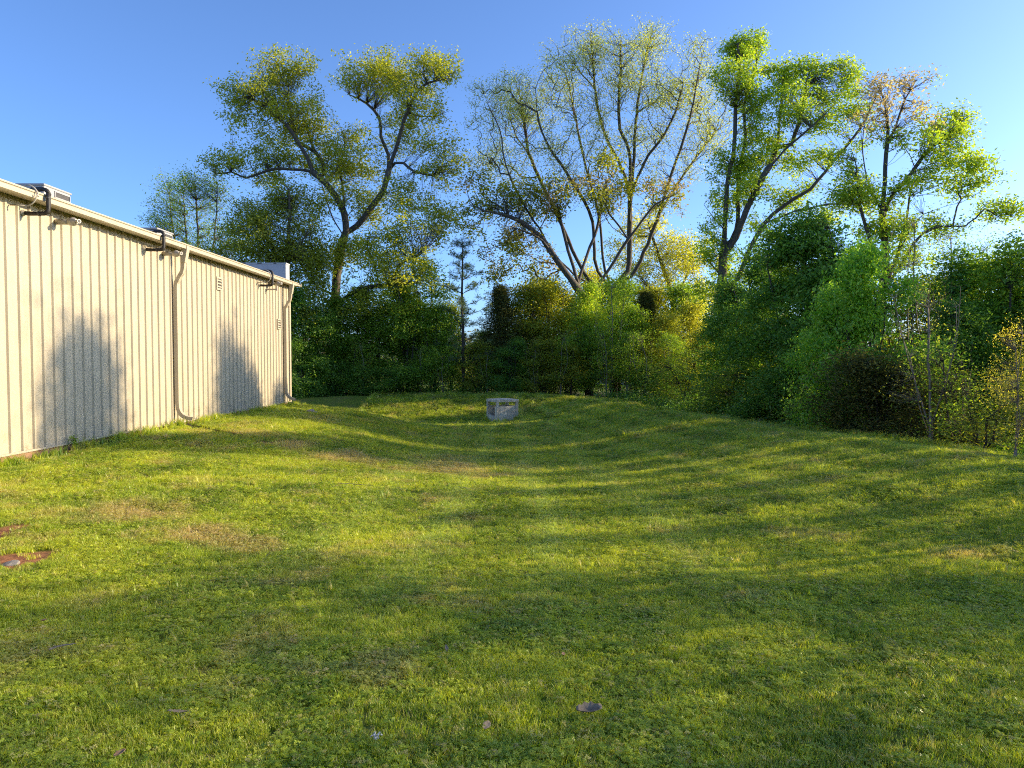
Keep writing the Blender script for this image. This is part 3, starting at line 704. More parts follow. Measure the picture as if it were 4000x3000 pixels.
def leaves(pts, r, per, size, spread, aspect=.45, up=.12, droop=.3, name='crown', thin=None):
    k = len(pts); cv = r.random(k) * .5
    C = np.repeat(pts, per, 0); v = np.repeat(cv, per) + r.random(k * per) * .5
    C = C + r.normal(0, spread, C.shape) * np.array([1, 1, .8])
    n = len(C); d = r.normal(0, 1, (n, 3)); d[:, 2] = d[:, 2] * .6 - droop; d /= np.linalg.norm(d, axis=1)[:, None]
    nr = r.normal(0, 1, (n, 3)); nr[:, 2] = np.abs(nr[:, 2]) + up
    w = np.cross(d, nr); w /= np.linalg.norm(w, axis=1)[:, None] + 1e-9; nn = np.cross(w, d)
    L = size * r.uniform(.6, 1.35, n)[:, None]; Wd = L * aspect * .5
    a = C; b = C + d * L * .45 + w * Wd; c = C + d * L + nn * L * .12 * r.normal(0, 1, n)[:, None]; e = C + d * L * .45 - w * Wd
    V = np.stack([a, b, c, e], 1).reshape(-1, 3)
    me = quads_mesh(name, V, np.arange(n * 4).reshape(n, 4)); vattr(me, 'var', np.repeat(np.clip(v, 0, 1), 4)); return me

def blob_pts(r, c, rad, n, cl=10, sig=.35):
    """clumpy samples in an ellipsoid"""
    m_ = max(1, n // cl); q = r.normal(0, 1, (m_, 3)); q /= np.linalg.norm(q, axis=1)[:, None]; q *= (r.random(m_) ** .38)[:, None]
    q = q * np.array(rad) + np.array(c)
    P = np.repeat(q, cl, 0); return P + r.normal(0, sig, P.shape) * np.array([1, 1, .7])

def traced_tree(name, label, cat, Y, limbs, blobs, R, seed, lmat, bark, per=14, size=.16, spread=.22, bf=.25, p=2.0, aspect=.45, sig=.35, groups=None, cl=10, depth=1.0, droop=.3, asc=.25):
    r = np.random.default_rng(seed); f0 = at(limbs[0][0][0], limbs[0][0][1], Y); foot = np.array([f0[0], Y, h1(f0[0], Y) - .15])
    LL = []
    for k, L in enumerate(limbs):
        dd = 0; pp = L
        if isinstance(L[-1], (int, float)): dd = L[-1]; pp = L[:-1]
        Q = [at(a, b, Y + dd * (i / max(1, len(pp) - 1))) for i, (a, b) in enumerate(pp)]
        if k == 0: Q = [foot] + Q
        LL.append(np.array(Q) - foot)
    pts = []; sc = Y / F
    for bl in blobs:
        a, b_, rx, ry, n = bl[:5]; dd = bl[5] if len(bl) > 5 else r.uniform(-1.5, 1.5)
        c = at(a, b_, Y + dd); rr = (rx + ry) * .5 * sc * depth
        pts.append(blob_pts(r, c - foot, (rx * sc, rr, ry * sc), n, cl, sig))
    pts = np.concatenate(pts)
    T = Tree(LL, pts, seed, bf, asc=asc).radii(R, p)
    e = empty(name, tuple(foot)); tag(e, label, cat, groups)
    link('trunk', T.wood('trunk'), bark, e)
    kk = np.arange(len(T.N)) >= T.n0; tw = T.N[kk & (T.R < np.percentile(T.R[kk], 62))]
    extra = tw[T.r.random(len(tw)) < .45]; pts = np.concatenate([pts, extra]); per = max(3, int(per * .8))
    if isinstance(lmat, list):
        # split foliage by region: list of (material, test(pts) -> mask, per)
        done = np.zeros(len(pts), bool)
        for (lm, test, pr) in lmat:
            mk = test(pts + foot) & ~done; done |= mk
            if mk.any(): link('crown', leaves(pts[mk], r, pr, size, spread, aspect, droop=droop), lm, e)
    else: link('crown', leaves(pts, r, per, size, spread, aspect, droop=droop), lmat, e)
    return e
#TREES_BEGIN
# ------------------------------------------------------------------ the big trees, limb by limb
traced_tree('oak_tree', 'big forked oak with dense olive crown and a broken low limb behind the metal building', 'tree', 50,
  [[(1315, 1500), (1315, 1286), (1308, 1185), (1320, 1040), (1340, 940), (1351, 903), (1344, 831), (1315, 773), (1271, 715), (1221, 671), (1199, 614), (1163, 556), (1120, 491), (1069, 447), (1033, 418), (985, 385), -2],
   [(1221, 671), (1134, 661), (1047, 664), (960, 697), (903, 671), (845, 679), -1],
   [(1257, 705), (1262, 640), (1230, 590), (1205, 520), (1190, 460), 2],
   [(1163, 556), (1140, 470), (1125, 380), (1130, 300), 1],
   [(1345, 915), (1394, 881), (1452, 809), (1496, 744), (1521, 664), (1543, 592), (1561, 534), (1579, 469), (1597, 418), (1633, 353), (1669, 324), (1749, 310), -2],
   [(1517, 670), (1517, 606), (1488, 534), (1481, 462), (1431, 404), (1365, 368), 2],
   [(1521, 664), (1543, 635), (1575, 635), (1619, 671), (1691, 686), -3],
   [(1597, 440), (1650, 455), (1700, 455), (1760, 430), -1],
   [(1344, 820), (1347, 794), (1329, 679), (1344, 570), (1340, 520), 2],
   [(1340, 920), (1300, 852), (1279, 794), (1257, 715), 3],
   [(1347, 860), (1380, 815), (1400, 805)],
   [(1312, 1230), (1330, 1185), (1351, 1163), (1409, 1127), (1481, 1113), (1554, 1113), (1593, 1109), -5],
   [(1532, 1113), (1561, 1033), (1633, 997), (1673, 961), -6],
   [(1481, 1113), (1465, 1040), (1440, 980), (1435, 930), -4],
   [(1308, 1150), (1240, 1120), (1190, 1060), (1160, 1010), -3]],
  [(1120, 262, 105, 42, 110), (960, 372, 105, 60, 130, -2), (1040, 330, 90, 60, 90), (1150, 440, 150, 85, 210), (1000, 480, 120, 60, 80, -2), (1190, 560, 120, 80, 130), (895, 645, 95, 42, 80, -1), (1060, 600, 110, 60, 110),
   (1265, 640, 100, 90, 120), (1340, 640, 70, 80, 60), (1290, 770, 80, 70, 60), (1100, 700, 120, 40, 50), (1450, 820, 80, 60, 60), (1440, 285, 135, 60, 150, 1), (1540, 330, 130, 90, 170), (1690, 265, 105, 55, 130, -2), (1640, 400, 105, 70, 110), (1560, 520, 100, 80, 110), (1700, 560, 80, 50, 60, -2),
   (1730, 640, 80, 50, 70, -3), (1390, 540, 62, 40, 45, 2), (1430, 640, 110, 90, 80, 1), (1650, 770, 150, 65, 130, -2), (1700, 870, 95, 80, 90, -3), (1400, 760, 120, 90, 80, 1), (1560, 900, 120, 90, 110, -4),
   (1330, 1000, 170, 80, 170), (1200, 1040, 110, 90, 120, -3), (1500, 1010, 150, 90, 140, -4), (1610, 1060, 130, 80, 110, -5), (1440, 1180, 170, 70, 80, -3), (1240, 1180, 90, 70, 80, -3)],
  .34, 11, L_OAK, BARK, per=30, size=.185, spread=.25, sig=.42, cl=8, p=2.2)

traced_tree('elm_tree', 'tall vase shaped tree with many spreading stems and thin pale new leaves', 'tree', 52,
  [[(2400, 1330), (2395, 1230), (2390, 1140), (2420, 1100), (2452, 1060), (2460, 868), (2452, 723), (2416, 629), (2366, 535), (2337, 434), (2322, 347), (2271, 289), (2221, 217), 1],
   [(2390, 1140), (2310, 1110), (2264, 1085), (2243, 1072), (2163, 991), (2105, 890), (2047, 803), (2004, 716), (1968, 615), (1953, 506), (1903, 405), -4],
   [(2350, 1130), (2300, 1095), (2279, 1065), (2221, 940), (2163, 810), (2105, 694), (2062, 593), (2018, 535), (1989, 448), (1939, 347), 3],
   [(2062, 593), (2047, 470), (2033, 391), (2011, 304), 3],
   [(2380, 1120), (2335, 1060), (2322, 1013), (2315, 868), (2279, 781), (2206, 665), (2148, 579), (2105, 477), (2091, 347), -3],
   [(2385, 1125), (2360, 1030), (2351, 955), (2337, 825), (2300, 694), (2271, 579), (2250, 470), (2221, 325), (2192, 217), 2],
   [(2460, 800), (2460, 600), (2423, 506), (2416, 405), (2423, 304), (2423, 181), -1],
   [(2458, 850), (2474, 651), (2481, 506), (2496, 376), (2517, 253), (2546, 120), 2],
   [(2420, 1110), (2467, 1078), (2517, 984), (2568, 854), (2619, 694), (2669, 550), (2706, 412), (2727, 304), (2749, 188), -3],
   [(2568, 854), (2626, 752), (2691, 651), (2756, 564), (2814, 492), (2843, 405), 3],
   [(2460, 760), (2474, 731), (2532, 608), (2590, 535), (2640, 434), (2669, 325), -2],
   [(2337, 434), (2320, 300), (2310, 180), (2305, 110), 0]],
  [(1925, 520, 85, 120, 150), (1950, 380, 70, 80, 120), (2020, 400, 80, 120, 170), (2090, 400, 80, 120, 170), (1990, 650, 110, 90, 110), (1900, 640, 60, 50, 60), (2190, 320, 80, 130, 170), (2240, 220, 70, 70, 100), (2310, 190, 60, 90, 120),
   (2300, 400, 110, 110, 160), (2430, 240, 90, 110, 190), (2545, 170, 60, 80, 130), (2500, 350, 110, 110, 200), (2600, 380, 90, 90, 140), (2740, 260, 75, 100, 150), (2680, 380, 80, 90, 130), (2640, 520, 110, 90, 130),
   (2770, 430, 75, 90, 120), (2790, 540, 60, 80, 90), (2160, 560, 110, 100, 150), (2350, 560, 120, 80, 130), (2500, 560, 100, 90, 110), (2250, 700, 110, 80, 90), (2590, 680, 80, 60, 50), (2700, 640, 70, 60, 50)],
  .27, 12, L_PALE, BARK, per=27, size=.12, spread=.25, bf=.10, sig=.55, cl=5, p=2.5, asc=.45)

traced_tree('oak_tree', 'low spreading oak with bronze brown young leaves at the vase shaped tree, lower left', 'tree', 49,
  [[(2300, 1330), (2290, 1200), (2250, 1120), (2177, 1020), (2120, 940), (2047, 904), (1939, 875), (1816, 882), -4],
   [(2120, 933), (2026, 861), (1939, 832), (1845, 803), (1816, 690), -2],
   [(2230, 1090), (2177, 1035), (2091, 1027), (1989, 1071), (1939, 1100), -5],
   [(2255, 1120), (2290, 1000), (2330, 900), (2350, 780), (2370, 690), 3],
   [(2260, 1110), (2220, 980), (2190, 860), (2170, 760), (2150, 700), 2],
   [(2290, 1180), (2400, 1020), (2480, 900), (2560, 800), (2640, 760), -2]],
  [(1860, 720, 60, 60, 60), (1960, 770, 120, 70, 130), (1860, 830, 90, 70, 90), (2080, 800, 120, 80, 130), (2180, 740, 110, 70, 130), (1920, 950, 110, 70, 90), (2060, 960, 100, 60, 80), (1950, 1060, 80, 60, 60),
   (2130, 1030, 80, 60, 50), (2330, 780, 100, 80, 110), (2460, 740, 110, 60, 90), (2600, 780, 70, 60, 90), (2330, 650, 70, 60, 60)],
  .28, 13, [(L_BROWN, lambda P: vnoise(P[:, 0], P[:, 2], 1.2, 8) > .58, 13), (L_OLIVE, lambda P: P[:, 0] < 1e9, 14)], BARK, size=.21, spread=.27, bf=.2)

traced_tree('maple_tree', 'rounded bright yellow-green tree behind the right side of the vase shaped tree', 'tree', 58,
  [[(2640, 1400), (2630, 1200), (2600, 1080), (2560, 960), (2530, 860), 0], [(2630, 1180), (2690, 1060), (2720, 980), 2], [(2640, 1250), (2560, 1150), (2500, 1090), -2]],
  [(2490, 880, 90, 90, 130), (2560, 960, 120, 90, 160), (2450, 1000, 100, 80, 120), (2660, 980, 110, 80, 170), (2740, 1030, 90, 80, 130), (2600, 1100, 160, 80, 190), (2740, 1150, 110, 80, 120), (2520, 1180, 120, 70, 100), (2680, 1230, 120, 70, 90)],
  .25, 14, L_YEL, BARK, per=20, size=.20, spread=.32)

traced_tree('oak_tree', 'tall upright oak with bright green tufted leaves right of the vase shaped tree', 'tree', 45,
  [[(2820, 1400), (2817, 1157), (2824, 1012), (2831, 868), (2846, 687), (2868, 578), (2871, 470), (2875, 376), (2889, 275), (2880, 170), 0],
   [(2830, 960), (2875, 900), (2889, 651), (2911, 564), (2907, 448), (2911, 390), (2950, 280), (2955, 150), 2],
   [(2826, 1000), (2875, 926), (2918, 817), (2962, 723), (3005, 651), (3092, 564), (3164, 499), (3222, 448), (3287, 362), (3330, 290), -3],
   [(2820, 1130), (2882, 1085), (2933, 962), (2983, 875), (3063, 803), (3164, 738), (3251, 636), (3323, 550), (3367, 492), (3424, 376), -2],
   [(2983, 875), (3106, 824), (3215, 803), (3323, 788), (3370, 760), -4],
   [(3005, 651), (3034, 578), (3048, 434), (3063, 290), 2], [(3092, 564), (3130, 450), (3150, 330), 1],
   [(2831, 900), (2790, 850), (2750, 800)],
   [(2820, 1080), (2760, 1010), (2730, 960), 2], [(2870, 1090), (2960, 1040), (3010, 980), (3060, 930), -2]],
  [(2880, 190, 45, 60, 80), (2955, 160, 45, 50, 70), (2870, 290, 80, 60, 120), (2880, 240, 60, 60, 70), (3060, 280, 80, 45, 90), (3140, 310, 80, 55, 100), (2900, 410, 90, 60, 90), (3050, 390, 110, 60, 120), (3290, 290, 85, 50, 110), (3250, 380, 90, 60, 100),
   (3150, 470, 120, 60, 120), (2960, 500, 110, 60, 90), (3000, 570, 100, 60, 90), (2890, 640, 80, 80, 90), (2960, 660, 90, 60, 90), (3060, 640, 100, 50, 70), (2850, 770, 70, 70, 80), (2960, 740, 80, 60, 80), (3090, 760, 110, 70, 90), (2800, 650, 50, 40, 30),
   (3250, 560, 90, 60, 60), (3340, 450, 80, 60, 70), (2800, 880, 60, 60, 50), (3190, 870, 110, 50, 70), (3310, 800, 80, 50, 50), (2980, 900, 80, 60, 50), (2830, 1010, 100, 70, 90), (2760, 960, 60, 60, 50), (2900, 1090, 110, 60, 80), (2780, 1120, 80, 60, 60)],
  .31, 15, L_OAK2, BARK, per=24, size=.185, p=2.2, spread=.22, bf=.25, sig=.32)

traced_tree('oak_tree', 'wide open oak with reddish upper twigs and green outer tufts, rightmost of the tall trees', 'tree', 38,
  [[(3440, 1400), (3440, 1200), (3460, 1012), (3446, 832), (3460, 651), (3464, 506), (3457, 405), (3420, 310), 0],
   [(3445, 1150), (3500, 1010), (3526, 918), (3554, 766), (3576, 665), (3526, 564), (3480, 480), 2],
   [(3500, 1010), (3569, 875), (3648, 817), (3757, 788), (3844, 740), -3],
   [(3470, 1110), (3605, 911), (3721, 882), (3800, 853), (3887, 868), (3945, 839), -4],
   [(3450, 900), (3468, 795), (3562, 672), (3634, 578), (3699, 535), (3757, 470), 1],
   [(3440, 1100), (3400, 950), (3359, 795), (3352, 687), (3323, 578), -2],
   [(3464, 560), (3497, 506), (3533, 390), (3576, 318), (3600, 290), 2],
   [(3450, 830), (3385, 700), (3370, 560), (3390, 420), (3420, 370), 3]],
  [(3400, 340, 70, 50, 45), (3480, 330, 70, 50, 45), (3580, 315, 75, 45, 60), (3440, 430, 90, 60, 55), (3560, 410, 80, 60, 50), (3610, 470, 70, 45, 40), (3370, 480, 60, 60, 40), (3740, 465, 50, 50, 80), (3690, 520, 75, 35, 70), (3600, 560, 80, 50, 60),
   (3500, 520, 70, 40, 40), (3760, 600, 80, 50, 90), (3810, 670, 75, 60, 100), (3680, 650, 90, 60, 90), (3750, 730, 110, 45, 80), (3930, 820, 60, 45, 80), (3870, 800, 50, 40, 40), (3600, 730, 70, 50, 50), (3290, 640, 60, 60, 60), (3360, 720, 90, 60, 90),
   (3300, 780, 70, 50, 70), (3440, 800, 90, 60, 80), (3500, 900, 110, 60, 100), (3400, 900, 90, 60, 80), (3600, 880, 90, 50, 60), (3450, 1000, 110, 60, 100), (3550, 1030, 90, 50, 60), (3720, 905, 80, 25, 30)],
  .24, 16, [(L_RED, lambda P: (P[:, 2] > (1402 - 520) / F * 38) & (P[:, 0] < (3640 - 2010) / F * 38), 7), (L_OAK2, lambda P: P[:, 0] < 1e9, 13)], BARK, size=.18, spread=.22, bf=.2, sig=.3)

traced_tree('slender_tree', 'dense olive-green tree rising over the far roof corner, left of the big forked oak', 'tree', 46,
  [[(1120, 1400), (1120, 1150), (1125, 1000), (1130, 860), (1130, 740), 0], [(1120, 1100), (1060, 960), (990, 840), (950, 780), 2], [(1120, 1040), (1190, 930), (1230, 850), -2]],
  [(1125, 765, 75, 55, 110), (1060, 810, 80, 60, 110), (1180, 820, 80, 70, 120), (970, 830, 70, 55, 90), (920, 900, 90, 60, 100), (1040, 900, 120, 80, 190), (1170, 930, 120, 80, 190), (960, 990, 130, 80, 160), (1100, 1010, 130, 90, 220), (1220, 1020, 90, 80, 120), (1040, 1100, 150, 70, 150), (1180, 1130, 90, 90, 110), (840, 1000, 80, 60, 70), (1180, 1280, 70, 100, 90)],
  .22, 17, L_OLIVE, BARK, per=24, size=.17, spread=.34)
traced_tree('slender_tree', 'airy grove of thin stems with small green leaves at the far left above the roof', 'tree', 52,
  [[(800, 1400), (790, 1150), (775, 1000), (770, 860), (765, 700), 0], [(790, 1180), (700, 1000), (670, 850), (660, 730), 2], [(790, 1150), (830, 980), (845, 830), (850, 720), -2], [(780, 1180), (730, 950), (720, 780), (725, 690), 1]],
  [(640, 800, 60, 60, 90), (670, 740, 60, 60, 80), (730, 720, 70, 50, 100), (800, 740, 70, 70, 110), (840, 800, 60, 80, 90), (740, 830, 90, 70, 120), (630, 880, 60, 50, 80), (700, 920, 100, 70, 150), (820, 900, 90, 80, 140), (760, 1000, 130, 70, 170), (620, 830, 40, 40, 30), (900, 960, 70, 70, 90)],
  .16, 18, L_GREEN, BARK, per=15, size=.13, spread=.28, bf=.4)

# ------------------------------------------------------------------ smaller woodland kinds (metres, foot at the origin)
def proto(seed, h, stems, blobs, R, lmat, bark, per, size, spread, bf=.35, sig=.28, aspect=.45, droop=.3, cl=10, up=.5):
    r = np.random.default_rng(seed); limbs = []
    for k in range(stems):
        a = r.uniform(0, 6.28); sp = (0.0 if k == 0 else .13 * h) * r.uniform(.6, 1.3)
        top = h * r.uniform(.82, .97); limbs.append(np.array([(0, 0, -.2 if k == 0 else .15 * h * r.random()), (sp * .35 * math.cos(a), sp * .35 * math.sin(a), top * .33), (sp * .8 * math.cos(a) + r.normal(0, .1), sp * .8 * math.sin(a) + r.normal(0, .1), top * .66), (sp * math.cos(a) + r.normal(0, .15), sp * math.sin(a) + r.normal(0, .15), top)]))
    pts = np.concatenate([blob_pts(r, np.array(b[:3]), b[3:6], b[6], cl, sig) for b in blobs])
    pts = pts[pts[:, 2] > .15]
    T = Tree(limbs, pts, seed, bf).radii(R, 2.0, .003)
    return [('trunk', T.wood('trunk'), bark), ('crown', leaves(pts, r, per, size, spread, aspect, up, droop), lmat)]
def rb(seed, h, w, n, lo=.12, tot=900, taper=.75):
    """stack of uneven foliage clumps for a bushy crown"""
    r = np.random.default_rng(seed); B = []
    for k in range(n):
        u = lo + (1 - lo) * (k + r.random() * .6) / n; rad = w * (1 - taper * max(0, u - .45) / .55) * r.uniform(.27, .52)
        a = r.uniform(0, 6.28); q = w * (1 - taper * max(0, u - .4) / .6) * r.uniform(.25, .8)
        B.append((q * math.cos(a), q * math.sin(a), u * h, rad, rad, rad * .75, int(tot / n)))
    return B
K = {}
K['maple'] = proto(41, 9, 3, rb(41, 9, 2.9, 26, .20, 1500), .13, L_GREEN, BARK_D, 15, .18, .22, sig=.34)
K['privet'] = proto(42, 8, 5, rb(42, 8, 2.7, 26, .04, 1700, .7), .10, L_DARK, BARK_D, 21, .15, .2, sig=.3)
K['olive'] = proto(43, 8, 4, rb(43, 8, 2.8, 26, .24, 1250), .10, L_OLIVE, BARK_D, 13, .17, .24, sig=.36)
K['thin'] = proto(44, 9, 5, rb(44, 9, 2.3, 16, .3, 900, .5), .09, L_GREEN, BARK_P, 11, .16, .27, .5)
K['yellow'] = proto(45, 8, 3, rb(45, 8, 2.6, 24, .22, 1100), .10, L_YEL, BARK_D, 12, .18, .25, sig=.36)
K['sapling'] = proto(46, 6, 4, rb(46, 6, 1.1, 9, .3, 260, .5), .045, L_GREEN, BARK_P, 8, .11, .25, .7)
K['bush'] = proto(47, 3.2, 6, rb(47, 3.2, 1.7, 12, .1, 650, .5), .05, L_DARK, BARK_D, 22, .11, .22)
K['twiggy'] = proto(48, 3.0, 8, rb(48, 3.0, 1.5, 10, .15, 700, .3), .05, L_OLIVE, BARK_D, 5, .09, .22, .5)
def cedar_kind(seed, h, w):
    r = np.random.default_rng(seed); P = []; 
    for k in range(1500):
        u = r.random() ** .8; z = .06 * h + u * h * .94; a = r.uniform(0, 6.28); q = w * (1 - u) ** .8 * math.sqrt(r.random()) * (1 + .25 * math.sin(a * 3 + u * 9)); P.append((q * math.cos(a), q * math.sin(a), z))
    P = np.array(P); T = Tree([np.array([(0, 0, -.2), (0, 0, h * .5), (0, 0, h)])], P, seed, .25).radii(.1, 2, .003)
    return [('trunk', T.wood('trunk'), BARK_D), ('crown', leaves(P, r, 20, .14, .15, .22, .2, -.25), L_CEDAR)]
K['cedar'] = cedar_kind(49, 6.5, 1.7)
def pine_kind(seed, h):
    r = np.random.default_rng(seed); tr = np.array([(0, 0, -.2), (.05, 0, h * .3), (-.05, 0, h * .6), (0, 0, h)]); limbs = [tr]; tips = [(0, 0, h)]
    z = h * .22
    while z < h - .35:
        for a in np.arange(r.integers(3, 5)) * 1.7 + r.uniform(0, 6): 
            L = (.4 + 2.2 * (1 - z / h) ** .7 * (1 if z > .38 * h else .7)) * r.uniform(.5, 1.1); e_ = np.array([L * math.cos(a), L * math.sin(a), z + L * .42]); limbs.append(np.array([(0, 0, z), e_ * [.55, .55, 1] - [0, 0, L * .22], e_]))
            for u in np.linspace(.45, 1, 4): tips.append(np.array([0, 0, z]) * (1 - u) + e_ * u + r.normal(0, .1, 3))
        z += r.uniform(.6, .85)
    T = Tree(limbs, np.array(tips[1:]), seed, .25, .4).radii(.11, 2.2, .006)
    return [('trunk', T.wood('trunk'), BARK_D), ('crown', leaves(np.array(tips), r, 46, .24, .06, .10, .2, -.3, ), L_PINE)]
K['pine'] = pine_kind(50, 9.5)

def place(kind, px, Y, ptop, label, rz=None, wid=1.0, name=None, cat='tree', group=None, xyz=None, h=None, mat_=None, sink=.05):
    """stand a tree of a kind with its foot on the ground at depth Y and its top at photograph height ptop"""
    base = K[kind]
    if xyz is None: q = at(px, 1402, Y); X = q[0]
    else: X, Y = xyz
    z = h1(X, Y) - sink
    H0 = {'maple': 9, 'privet': 8, 'olive': 8, 'thin': 9, 'yellow': 8, 'sapling': 6, 'bush': 3.2, 'twiggy': 3, 'cedar': 6.5, 'pine': 9.5, 'screen': 8, 'slip': 8, 'high': 14}[kind]
    hh = h if h else at(px, ptop, Y)[2] - z
    s_ = hh / H0; sw = s_ ** .6 * wid
    nm = name or {'maple': 'maple_tree', 'privet': 'evergreen_tree', 'olive': 'slender_tree', 'thin': 'thin_tree', 'yellow': 'slender_tree', 'sapling': 'sapling', 'bush': 'bush', 'twiggy': 'bush', 'cedar': 'cedar_tree', 'pine': 'pine_tree', 'screen': 'slender_tree', 'slip': 'sapling', 'high': 'tall_tree'}[kind]
    e = empty(nm, (X, Y, z), rng.uniform(0, 6.28) if rz is None else rz); e.scale = (sw, sw, s_)
    tag(e, label, cat, group)
    for n_, me, mt in base:
        if not me.materials: me.materials.append(mt)
        if mat_ and n_ == 'crown': me = me.copy(); me.materials.clear(); me.materials.append(mat_)
        o = bpy.data.objects.new(n_, me); S.collection.objects.link(o); o.parent = e
    return e
WD = 'trees and shrubs of the wood edge'
place('pine', 1808, 46, 935, 'young pine with a bare straight trunk standing in the sky gap', wid=1.0, name='pine_tree')
place('privet', 1180, 44.5, 1140, 'dark leafy tree touching the right edge of the building corner', group=WD, wid=1.15)
place('maple', 1290, 47, 1180, 'dark green tree growing right in front of the forked oak trunk', group=WD, wid=1.1)
place('maple', 1400, 48, 1130, 'green maple under the broken low limb of the forked oak', group=WD, wid=1.0)
place('maple', 1480, 47.5, 1190, 'shadowed tree just right of the forked oak, under the end of its low limb', group=WD)
place('thin', 1560, 51, 1080, 'thin stemmed open tree between the low oak limb and the pine', group=WD, wid=1.2)
place('maple', 1590, 47, 1110, 'mid green maple halfway between the forked oak and the pine', group=WD, wid=1.0)
place('thin', 1680, 49, 1010, 'tall thin leafy tree just left of the pine', group=WD, wid=1.1)
place('maple', 1700, 46.5, 1200, 'bushy green tree with pale stems left of the pine foot', group=WD)
place('sapling', 1730, 44.6, 1380, 'slim leaning sapling at the grass edge left of the pine', group=WD, cat='sapling')
place('olive', 1870, 46, 1340, 'low olive shrub tree between the pine and the dark cedar', group=WD)
place('cedar', 1955, 47.5, 1125, 'tall dark cedar just right of the pine', group=WD, wid=1.35)
place('olive', 2050, 49, 1120, 'olive-green tree directly above the concrete inlet box', group=WD, wid=1.1)
place('privet', 2000, 45.2, 1330, 'small round dark green tree standing behind the concrete inlet box', group=WD, wid=.95)
place('olive', 2150, 49, 1110, 'yellow-tinged bushy tree right of the one above the concrete inlet box', group=WD, wid=1.1, mat_=L_OAK)
place('yellow', 2210, 52, 1150, 'brighter yellow-green tree behind the wood edge, below the bronze leaved oak', group=WD)
place('maple', 2290, 47, 1120, 'vine covered bright green column of leaves below the vase shaped tree', group=WD, wid=.85, mat_=L_OAK2)
place('maple', 2310, 45.5, 1290, 'dark lower tree in front of the vine covered green column', group=WD, wid=.8)
place('thin', 2390, 45, 1090, 'slender pale stemmed tree with sparse fresh leaves at the foot of the vase shaped tree', group=WD, wid=.9, mat_=L_OAK2)
place('maple', 2480, 46.5, 1200, 'loose green tree right of the vine covered column', group=WD, wid=.95)
place('cedar', 2520, 50, 1150, 'dark pointed cedar behind the loose green tree, right of centre', group=WD, wid=1.2)
place('olive', 2600, 45.5, 1230, 'olive tree left of the tall upright oak trunk', group=WD)
place('yellow', 2720, 48, 1180, 'yellow-green tree at the foot of the tall upright oak', group=WD)
place('olive', 2760, 40, 1290, 'dull green tree on the left edge of the big dark evergreens', group=WD, wid=1.0)
place('twiggy', 2680, 38, 1400, 'dark twiggy bush low down left of the big dark evergreens', group=WD, wid=1.5, cat='bush')
place('privet', 2880, 33, 1110, 'sloping dark evergreen at the left foot of the big evergreen clump', group=WD, wid=1.1)
place('maple', 2930, 31, 1210, 'grey-green leafy tree with visible forked stems in front of the dark evergreens', group=WD, wid=.85)
place('privet', 3010, 29.5, 985, 'left shoulder of the dark evergreen clump', group=WD, wid=1.0)
place('privet', 3130, 27, 895, 'tall dark evergreen tree, left of the twin peaks under the upright oak', group=WD, wid=1.05)
place('privet', 3240, 26, 850, 'tallest dark evergreen peak right of centre in front of the tall oaks', group=WD, wid=1.0)
place('privet', 3200, 24.5, 1180, 'dark lower evergreen in front of the tallest evergreen peak', group=WD, wid=.9)
place('twiggy', 2900, 29.5, 1430, 'dark brushy bush at the grass edge below the evergreens', group=WD, wid=1.8, cat='bush')
place('bush', 3060, 26, 1480, 'low dark bush at the grass edge, middle right', group=WD, wid=1.5, cat='bush')
place('bush', 2560, 42.5, 1440, 'low dark bush at the grass edge behind the crest, right of the inlet box', group=WD, wid=1.6, cat='bush')
place('bush', 1560, 45, 1440, 'low leafy bush at the far grass edge left of the inlet box', group=WD, wid=1.9, cat='bush')
place('bush', 1350, 44.8, 1430, 'low leafy bush at the far grass edge nearest the building', group=WD, wid=1.6, cat='bush')
place('olive', 1330, 50, 1330, 'olive tree in the gap behind the forked oak foot', group=WD, wid=1.1)
place('maple', 1630, 52, 1200, 'broad green tree filling the wood behind the trees left of the pine', group=WD, wid=1.1)
place('yellow', 1760, 54, 1190, 'yellow-tinged tree deep in the wood behind the pine', group=WD, wid=1.0)
place('maple', 1900, 53, 1300, 'green tree deep in the wood between the pine and the cedar', group=WD, wid=1.0)
place('olive', 2110, 52.5, 1090, 'tall olive tree behind the bushy trees above the concrete inlet box', group=WD, wid=1.2)
place('yellow', 2300, 54, 1060, 'yellow-green crown filling the gap under the bronze leaved oak', group=WD, wid=1.1)
place('maple', 2420, 52, 1110, 'green tree hiding the lower bole of the vase shaped tree', group=WD, wid=1.1)
place('thin', 2450, 43.6, 1300, 'thin leafy tree at the grass edge below the vase shaped tree', group=WD, wid=.95)
place('olive', 2560, 52, 1130, 'olive tree behind the pointed cedar right of centre', group=WD, wid=1.1)
place('thin', 2640, 43, 1310, 'thin leafy tree at the grass edge left of the tall upright oak', group=WD, wid=1.05)
place('maple', 2680, 50, 1120, 'green tree in the gap left of the tall upright oak trunk', group=WD, wid=1.1)
place('olive', 2130, 45, 1330, 'low olive tree just right of the concrete inlet box', group=WD, wid=1.15)
place('olive', 2230, 44.8, 1350, 'low olive tree at the foot of the vine covered column, left side', group=WD, wid=1.0)
place('maple', 2830, 38, 1180, 'green tree at the foot of the tall upright oak, left of the evergreens', group=WD, wid=.9)
place('olive', 3620, 27, 1080, 'olive tree behind the airy thin stemmed tree at right', group=WD, wid=1.0)
place('maple', 3740, 26, 1110, 'green tree behind the wispy thin tree at right', group=WD, wid=.9)
